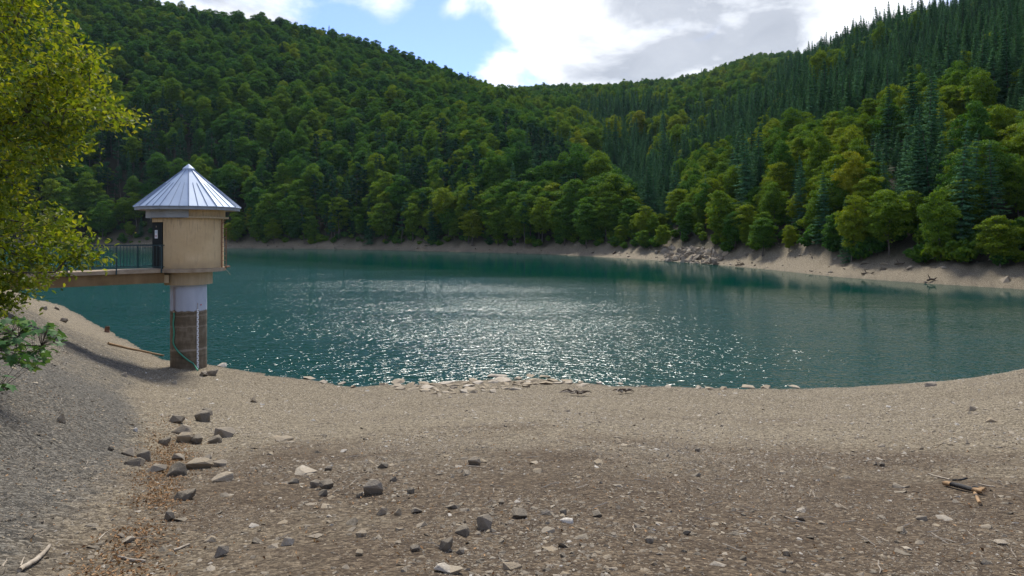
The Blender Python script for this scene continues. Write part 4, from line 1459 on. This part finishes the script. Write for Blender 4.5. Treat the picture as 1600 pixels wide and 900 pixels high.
# roof: twelve folded sheets with standing seams
ZE, ZA, RE = 7.20, 9.05, 2.13
MB().lathe([(1.4, 7.125), (RE - .02, 7.06)], 12, rot=TC).build('soffit', M_CONC, tower)
MB().lathe([(RE - .03, 7.05), (RE, 7.05), (RE, 7.185), (RE - .03, 7.187)], 12, rot=TC).build('fascia', M_FASCIA, tower)
for k in range(12):
    a0, a1 = TC + math.radians(30 * k), TC + math.radians(30 * (k + 1))

    def rp(f, g):       # f: 0 at eave .. 1 apex, g: 0..1 across the panel
        r = (RE + .05) * (1 - f)
        p0 = np.array([r * math.cos(a0), r * math.sin(a0)])
        p1 = np.array([r * math.cos(a1), r * math.sin(a1)])
        q = p0 + (p1 - p0) * g
        return np.array([q[0], q[1], ZE + (ZA - ZE) * f])
    up = np.array([0, 0, .022])
    A, B, C2, D2 = rp(0, 0), rp(0, 1), rp(.93, 1), rp(.93, 0)
    pan = MB().add([A - up, B - up, C2 - up, D2 - up, A, B, C2, D2], [(0, 3, 2, 1), (4, 5, 6, 7), (0, 1, 5, 4), (1, 2, 6, 5), (2, 3, 7, 6), (3, 0, 4, 7)]).build('roof_panel', M_ROOF, tower)

    def seam(g, f1, w):
        p0, p1 = rp(-.005, g) + up * .6, rp(f1, g) + up * .6
        MB().tube([p0, (p0 + p1) / 2, p1], [w, w, w * .8], 4).build('seam', M_SEAM, pan)
    seam(0, .935, .021)
    seam(1 / 3, .56, .012)
    seam(2 / 3, .56, .012)
MB().lathe([(.24, 8.86), (.245, 8.93), (.02, 9.13), (.0, 9.14)], 12, rot=TC).build('roof_cap', M_ROOF, tower)
# ladder on the lake side
LA = TC + math.radians(64)
er, et = np.array([math.cos(LA), math.sin(LA), 0]), np.array([-math.sin(LA), math.cos(LA), 0])
lad = link('ladder', MB().tube([er * 1.50 - et * .02 + [0, 0, 4.45], er * 1.50 - et * .02 + [0, 0, 6.66]], .024, 6).tube([er * 1.50 + et * .42 + [0, 0, 4.45], er * 1.50 + et * .42 + [0, 0, 6.3]], .018, 6).mesh('ladder', M_RUST), tower)
for k in range(10):
    zz = 4.62 + k * .205
    MB().tube([er * 1.50 + [0, 0, zz], er * 1.50 + et * .42 + [0, 0, zz]], .013, 5).build('rung', M_RUST, lad)
MB().tube([er * 1.52 + [0, 0, 6.5], er * 1.5 + et * .65 + [0, 0, 6.78]], .016, 5).build('brace', M_RUST, tower)
MB().box(tuple(er * 1.5 + et * .56 + [0, 0, 4.53]), (.5, .1, .06), LA + 1.7).build('landing_plank', M_RUST, tower)
MB().tube([er * 1.5 + [0, 0, 4.55], er * 1.62 + et * .3 + [0, 0, 4.34], er * 1.66 + et * .5 + [0, 0, 4.15]], .012, 5).build('loose_cable', M_CONC, tower)
# gauge staff and cable on the pillar
GA = TC + math.radians(28)
gs = link('gauge_staff', MB().box((0, 0, 1.38), (.02, .085, 2.62)).mesh('gauge_staff', M_WHITE), tower, (.765 * math.cos(GA), .765 * math.sin(GA), 0.02), (0, 0, GA))
for k in range(26):
    MB().box((.0125, .018 if k % 2 else -.018, .13 + k * .1), (.004, .045, .045)).build('gauge_mark', M_CONC, gs)
for k in range(5):
    a = GA
    MB().box((.757 * math.cos(a), .757 * math.sin(a), 2.74 + k * .055), (.012, .05, .022), a).build('old_gauge_mark', M_CONC, tower)
ra = TC + math.radians(41)
MB().lathe([(0, 0), (.03, .0), (.03, .012), (0, .014)], 10).build('red_dot', simple_mat('red_mark', (.4, .04, .03), (.5, .06, .05)), tower,
                                                                 loc=(.746 * math.cos(ra), .746 * math.sin(ra), 2.88), rot=(0, math.pi / 2, ra))
HA = TC - math.radians(49)
for da in (-.035, .06):
    MB().tube([(.76 * math.cos(HA + da), .76 * math.sin(HA + da), zz) for zz in (2.62, 3.1, 3.7)], .008, 5).build('cable', M_RUST, tower)
hp = []
for f in np.linspace(0, 1, 22):
    zz = 2.66 - f * 2.42
    if f < .60:
        a = HA + .03 * math.sin(f * 20)
        r = .79
    else:
        q = (f - .60) / .40
        a = HA + math.radians(70) * q ** 1.15
        r = .79 + .10 * q
    hp.append((TX + r * math.cos(a), TY + r * math.sin(a), zz))
mid = np.array(hp)
ends = hit(309, 580)
hp[-1] = (ends.x, ends.y, ends.z + .04)
hb = np.array(hp) - np.array([TX, TY, 0])
hose = link('hose', None, loc=(TX, TY, 0))
tag(hose, 'green hose hanging down the stained pillar to the ground', 'hose')
MB().tube(hb, .035, 7).build('pipe', M_HOSE, hose, True)
MB().tube(hb[:2] + np.array([0, 0, .03]), .042, 7).build('collar_clip', M_CONC, hose, True)

# ------------------------------------------------------------------ footbridge
bridge = tag(link('footbridge', None, loc=(TX + BU[0] * 1.3, TY + BU[1] * 1.3, 0), rot=(0, 0, DA)), 'narrow concrete footbridge with dark green railing leading to the tower door', 'bridge')
BL, BWd = 12.5, 1.35        # local x runs away from the tower, local +y is the viewer's side
MB().box((BL / 2, 0, 4.44), (BL, BWd, .15)).build('deck', M_CONC, bridge)
MB().box((BL / 2 - .1, .42, 4.14), (BL, .20, .44)).build('beam', M_BEAM, bridge)
MB().box((BL / 2 - .1, -.42, 4.14), (BL, .20, .44)).build('beam', M_BEAM, bridge)
MB().box((-.02, 0, 4.08), (.55, 1.0, .34)).build('corbel', M_COLLAR, bridge)
MB().box((BL - .3, 0, 3.2), (1.0, 1.9, 2.1)).build('abutment', M_CONC, bridge)
balm = MB().box((0, 0, .5), (.013, .013, .92)).mesh('baluster', M_RAIL)
postm = MB().box((0, 0, .45), (.045, .045, 1.14)).mesh('post', M_RAIL)
for s_ in (1, -1):
    rail = link('railing', MB().box((BL / 2, 0, 1.02), (BL, .05, .04)).box((BL / 2, 0, .10), (BL, .03, .03)).mesh('railing', M_RAIL), bridge, (-.05, s_ * (BWd / 2 + .025), 4.515))
    for k in range(int(BL / .125)):
        link('baluster', balm, rail, (.06 + k * .125, 0, .06))
    for k in range(8):
        link('post', postm, rail, (.12 + k * 1.72 + (.5 if s_ < 0 else 0), 0, -.04)) if .12 + k * 1.72 < BL else None

# small yellow board on the far shore
c = hit(212, 370, 60, 330)
yb = tag(link('marker_board', None, loc=tuple(c)), 'tiny yellow board on a post under the trees behind the tower', 'sign')
MB().box((0, 0, .8), (.08, .08, 2.2)).build('post', M_DARKWOOD, yb)
MB().box((0, -.07, 1.75), (.75, .04, .85)).build('board', M_YELLOW, yb)

# ------------------------------------------------------------------ the leafy tree at the left
SIL = np.array([(-420, -260), (20, -260), (70, -120), (95, 0), (103, 30), (128, 55), (160, 75), (163, 105), (160, 120), (176, 140), (190, 165), (214, 182), (216, 194), (192, 198), (170, 205), (150, 216),
                (130, 238), (98, 250), (74, 262), (66, 280), (72, 300), (92, 318), (112, 335), (125, 355), (150, 378), (160, 402), (146, 415), (112, 420), (92, 436), (68, 446), (48, 466), (26, 486), (-40, 500), (-420, 520)], float)
SIL[:, 0] = np.where(SIL[:, 0] > 0, SIL[:, 0] - 16, SIL[:, 0])
tr_ = np.random.default_rng(2024)
TBX, TBY = -11.6, 12.6
tz0 = gz1(TBX, TBY)
AT = []
while len(AT) < 900:
    u, v = tr_.uniform(-420, 220), tr_.uniform(-260, 520)
    if not inside(np.array([[u, v]]), SIL)[0] or (u < -60 and tr_.uniform() < .62):
        continue
    d_ = tr_.normal(12.4, .9)
    if abs(d_ - 12.4) > 2.0:
        continue
    AT.append(((u - 800) / FP * d_, d_, CH + (HZ - v) / FP * d_))
for u, v in [(196, 188), (203, 189), (186, 190), (144, 402), (136, 398), (130, 388), (145, 84), (165, 160), (155, 150), (125, 408), (110, 400)]:
    AT.append(((u - 800) / FP * 12.2, 12.2, CH + (HZ - v) / FP * 12.2))
AT = np.array(AT)
nodes, parent = [], []
trunkp = [(TBX, TBY, tz0 - .4), (TBX + .15, TBY, tz0 + 1.2), (TBX + .2, TBY - .1, tz0 + 2.6), (TBX + .5, TBY - .1, tz0 + 4.2), (TBX + .5, TBY + .1, tz0 + 6), (TBX + .7, TBY, tz0 + 8), (TBX + .8, TBY, tz0 + 10)]
for k, p in enumerate(trunkp):
    nodes.append(np.array(p)); parent.append(k - 1)
limb_tips = [(2, (-9.6, 12.0, 5.1)), (2, (-9.9, 13.0, 4.9)), (3, (-8.6, 12.2, 7.4)), (3, (-9.0, 12.9, 6.6)), (4, (-8.4, 12.4, 8.8)), (4, (-9.1, 11.6, 8.4)), (5, (-9.0, 12.6, 10.4))]
for b, tip in limb_tips:
    last = b
    p0, p1 = nodes[b], np.array(tip)
    for f in (.25, .5, .75, 1):
        q = p0 + (p1 - p0) * f + np.array([0, 0, .35 * math.sin(f * 3.1)]) + tr_.normal(0, .05, 3)
        nodes.append(q); parent.append(last); last = len(nodes) - 1
ax = np.array([TBX + .4, TBY])
order = np.argsort(np.hypot(AT[:, 0] - ax[0], AT[:, 1] - ax[1]) + tr_.normal(0, .15, len(AT)))
tips = []
for i in order:
    p = AT[i]
    NA = np.array(nodes)
    dv = p - NA
    cost = np.linalg.norm(dv, axis=1) + np.where(dv[:, 0] < -.1, .6, 0) + np.maximum(-dv[:, 2], 0) * .25
    cost[:2] += 3
    b = int(np.argmin(cost))
    L = np.linalg.norm(p - NA[b])
    ns = max(1, int(L / .3))
    last = b
    for f in range(1, ns + 1):
        q = NA[b] + (p - NA[b]) * f / ns + (tr_.normal(0, .025, 3) if f < ns else 0)
        nodes.append(q); parent.append(last); last = len(nodes) - 1
    tips.append((last, p - NA[b]))
cnt = np.zeros(len(nodes))
for i, _ in tips:
    j = i
    while j >= 0:
        cnt[j] += 1
        j = parent[j]
rad = np.clip(.0042 * np.maximum(cnt, 1) ** .58, .004, .26)
rad[:7] = [.26, .22, .2, .17, .14, .1, .06]
mb = MB()
for i, p in enumerate(nodes):
    if parent[i] >= 0:
        mb.tube([nodes[parent[i]], p], [min(rad[parent[i]], rad[i] * 1.4), rad[i]], 6 if cnt[i] > 6 else 4, False)
ltree = tag(link('leafy_tree', None, loc=(TBX, TBY, tz0)), 'yellow-green broadleaf tree overhanging the footbridge at the left edge', 'tree')
Vt = np.concatenate(mb.v) - np.array([TBX, TBY, tz0])
link('trunk', mesh_np('trunk', Vt, [np.array(f) for f in mb.f.values()], [M_BARK], smooth=True), ltree)
LP, LD = [], []
for i, dvec in tips:
    p = nodes[i]
    dn = dvec / (np.linalg.norm(dvec) + 1e-6)
    m_ = tr_.integers(30, 46)
    q = p + tr_.normal(0, 1, (m_, 3)) * np.array([.17, .17, .10]) - dn * tr_.uniform(-.12, .25, (m_, 1))
    LP.append(q)
    LD.append(np.repeat(dn[None], m_, 0))
LP, LD = np.concatenate(LP), np.concatenate(LD)
m_ = len(LP)
T = unit(LD * .6 + tr_.normal(0, .55, (m_, 3)) + np.array([0, 0, -.25]))
Nn = unit(np.array([0, 0, 1.0]) + tr_.normal(0, .5, (m_, 3)))
Bv = unit(np.cross(T, Nn))
Nn = np.cross(Bv, T)
Ls = tr_.uniform(.075, .13, (m_, 1))
Wl = Ls * tr_.uniform(.26, .34, (m_, 1))
V6 = np.stack([LP, LP + T * Ls * .35 + Bv * Wl * .9 + Nn * Wl * .35, LP + T * Ls * .75 + Bv * Wl * .7 + Nn * Wl * .25, LP + T * Ls - Nn * Ls * .08,
               LP + T * Ls * .75 - Bv * Wl * .7 + Nn * Wl * .25, LP + T * Ls * .35 - Bv * Wl * .9 + Nn * Wl * .35, LP + T * Ls * .5], 1)
b7 = np.arange(m_)[:, None] * 7
F4 = np.concatenate([b7 + np.array([[0, 1, 2, 6]]), b7 + np.array([[6, 2, 3, 6]])[:, :4] * 0 + b7 * 0 + np.array([[0, 6, 4, 5]])])
F3 = np.concatenate([b7 + np.array([[6, 2, 3]]), b7 + np.array([[6, 3, 4]])])
lvv = np.clip(.5 + tr_.normal(0, .24, m_) + (fbm(LP[:, 0] * 3, LP[:, 2] * 3, 1.4, 5) - .5) * .6, 0, 1)
cr = mesh_np('crown', V6.reshape(-1, 3) - np.array([TBX, TBY, tz0]), [F4, F3], [M_MAPLE], attrs={'lv': ('FACE', 'FLOAT', np.tile(lvv, 4))})
cro = link('crown', cr, ltree)
cro['tint'] = .5

# ------------------------------------------------------------------ the maple shrub close to the viewer at the left edge
def lobed_leaf(seed):
    q = np.random.default_rng(seed)
    out_ = []
    for a, r in [(-150, .30), (-118, .55), (-95, .34), (-62, .72), (-34, .42), (0, .85), (34, .42), (62, .72), (95, .34), (118, .55), (150, .30)]:
        a_ = math.radians(a) + q.normal(0, .04)
        out_.append((r * math.cos(a_) + .1, r * math.sin(a_), -.16 * r * r + q.normal(0, .025)))
    V_ = np.array([(0, 0, .03)] + out_)
    return mesh_np('leaf', V_, [np.array([[0, k, k + 1] for k in range(1, 11)])], [M_SHRUB], attrs={'lv': ('FACE', 'FLOAT', np.repeat(q.uniform(.2, .8), 10))})


LEAFM = [lobed_leaf(k) for k in range(5)]
SB = Vector((-4.75, 5.2, gz1(-4.75, 5.2)))
shrub = tag(link('maple_shrub', None, loc=tuple(SB)), 'blue-green maple sapling with lobed leaves on the left bank edge', 'shrub')
SP1 = np.array([(-60, 505), (20, 494), (50, 496), (88, 508), (107, 524), (97, 542), (72, 552), (72, 570), (52, 580), (32, 572), (-60, 575)], float)
SP2 = np.array([(-60, 570), (6, 570), (22, 586), (20, 612), (-60, 620)], float)
q_ = np.random.default_rng(31)
mbs = MB()
nl = 0
hubs = []
for poly, cnt_, dpt in ((SP1, 210, 5.0), (SP2, 40, 4.7)):
    got = 0
    while got < cnt_:
        u, v = q_.uniform(-60, 110), q_.uniform(490, 622)
        if not inside(np.array([[u, v]]), poly)[0]:
            continue
        d_ = dpt + q_.normal(0, .16)
        p = np.array([(u - 800) / FP * d_, d_, CH + (HZ - v) / FP * d_])
        o = link('leaf', LEAFM[nl % 5], shrub)
        o.location = Vector(p) - SB
        o.rotation_euler = (q_.normal(-.25, .4), q_.normal(.35, .35), q_.normal(0, 1.0))
        s_ = q_.uniform(.05, .085)
        o.scale = (s_, s_, s_)
        o['tint'] = float(np.clip(q_.normal(.5 if poly is SP1 else .2, .2), 0, 1))
        hubs.append(p)
        got += 1
        nl += 1
H_ = np.array(hubs) - np.array(SB)
crot = [np.array([0, 0, -.15]), np.array([.15, 0, .5]), np.array([.42, -.1, .95]), np.array([.75, -.2, 1.2])]
mbs.tube(crot, [.022, .018, .013, .008], 6)
mbs.tube([crot[1], np.array([.5, -.4, .75])], [.012, .006], 5)
subs = []
for k in range(12):
    tgt = H_[q_.integers(0, len(H_))] + np.array([-.05, 0, -.06])
    src = crot[3] if tgt[2] > .9 else np.array([.5, -.4, .75])
    mbs.tube([src, (src + tgt) / 2 + [0, 0, .03], tgt], [.006, .005, .003], 4, False)
    subs += [src, (src + tgt) / 2 + [0, 0, .03], tgt]
subs = np.array(subs)
for p in H_:
    src = subs[np.argmin(np.linalg.norm(subs - p, axis=1))]
    mbs.tube([src, p], [.0022, .0016], 4, False)
mbs.build('stem', M_BARK, shrub, True)


# ------------------------------------------------------------------ the valley air
hm_, ht, hout = new_mat('valley_air')
pv = ht.n('ShaderNodeVolumePrincipled')
pv.inputs['Color'].default_value = (.60, .80, 1.0, 1)
pv.inputs['Density'].default_value = .00003
pv.inputs['Anisotropy'].default_value = .1
ht.link(pv.outputs[0], hout.inputs['Volume'])
tag(MB().box((0, 1130, 196), (6400, 2360, 412)).build('haze', hm_), 'thin bluish air filling the valley', kind='stuff')
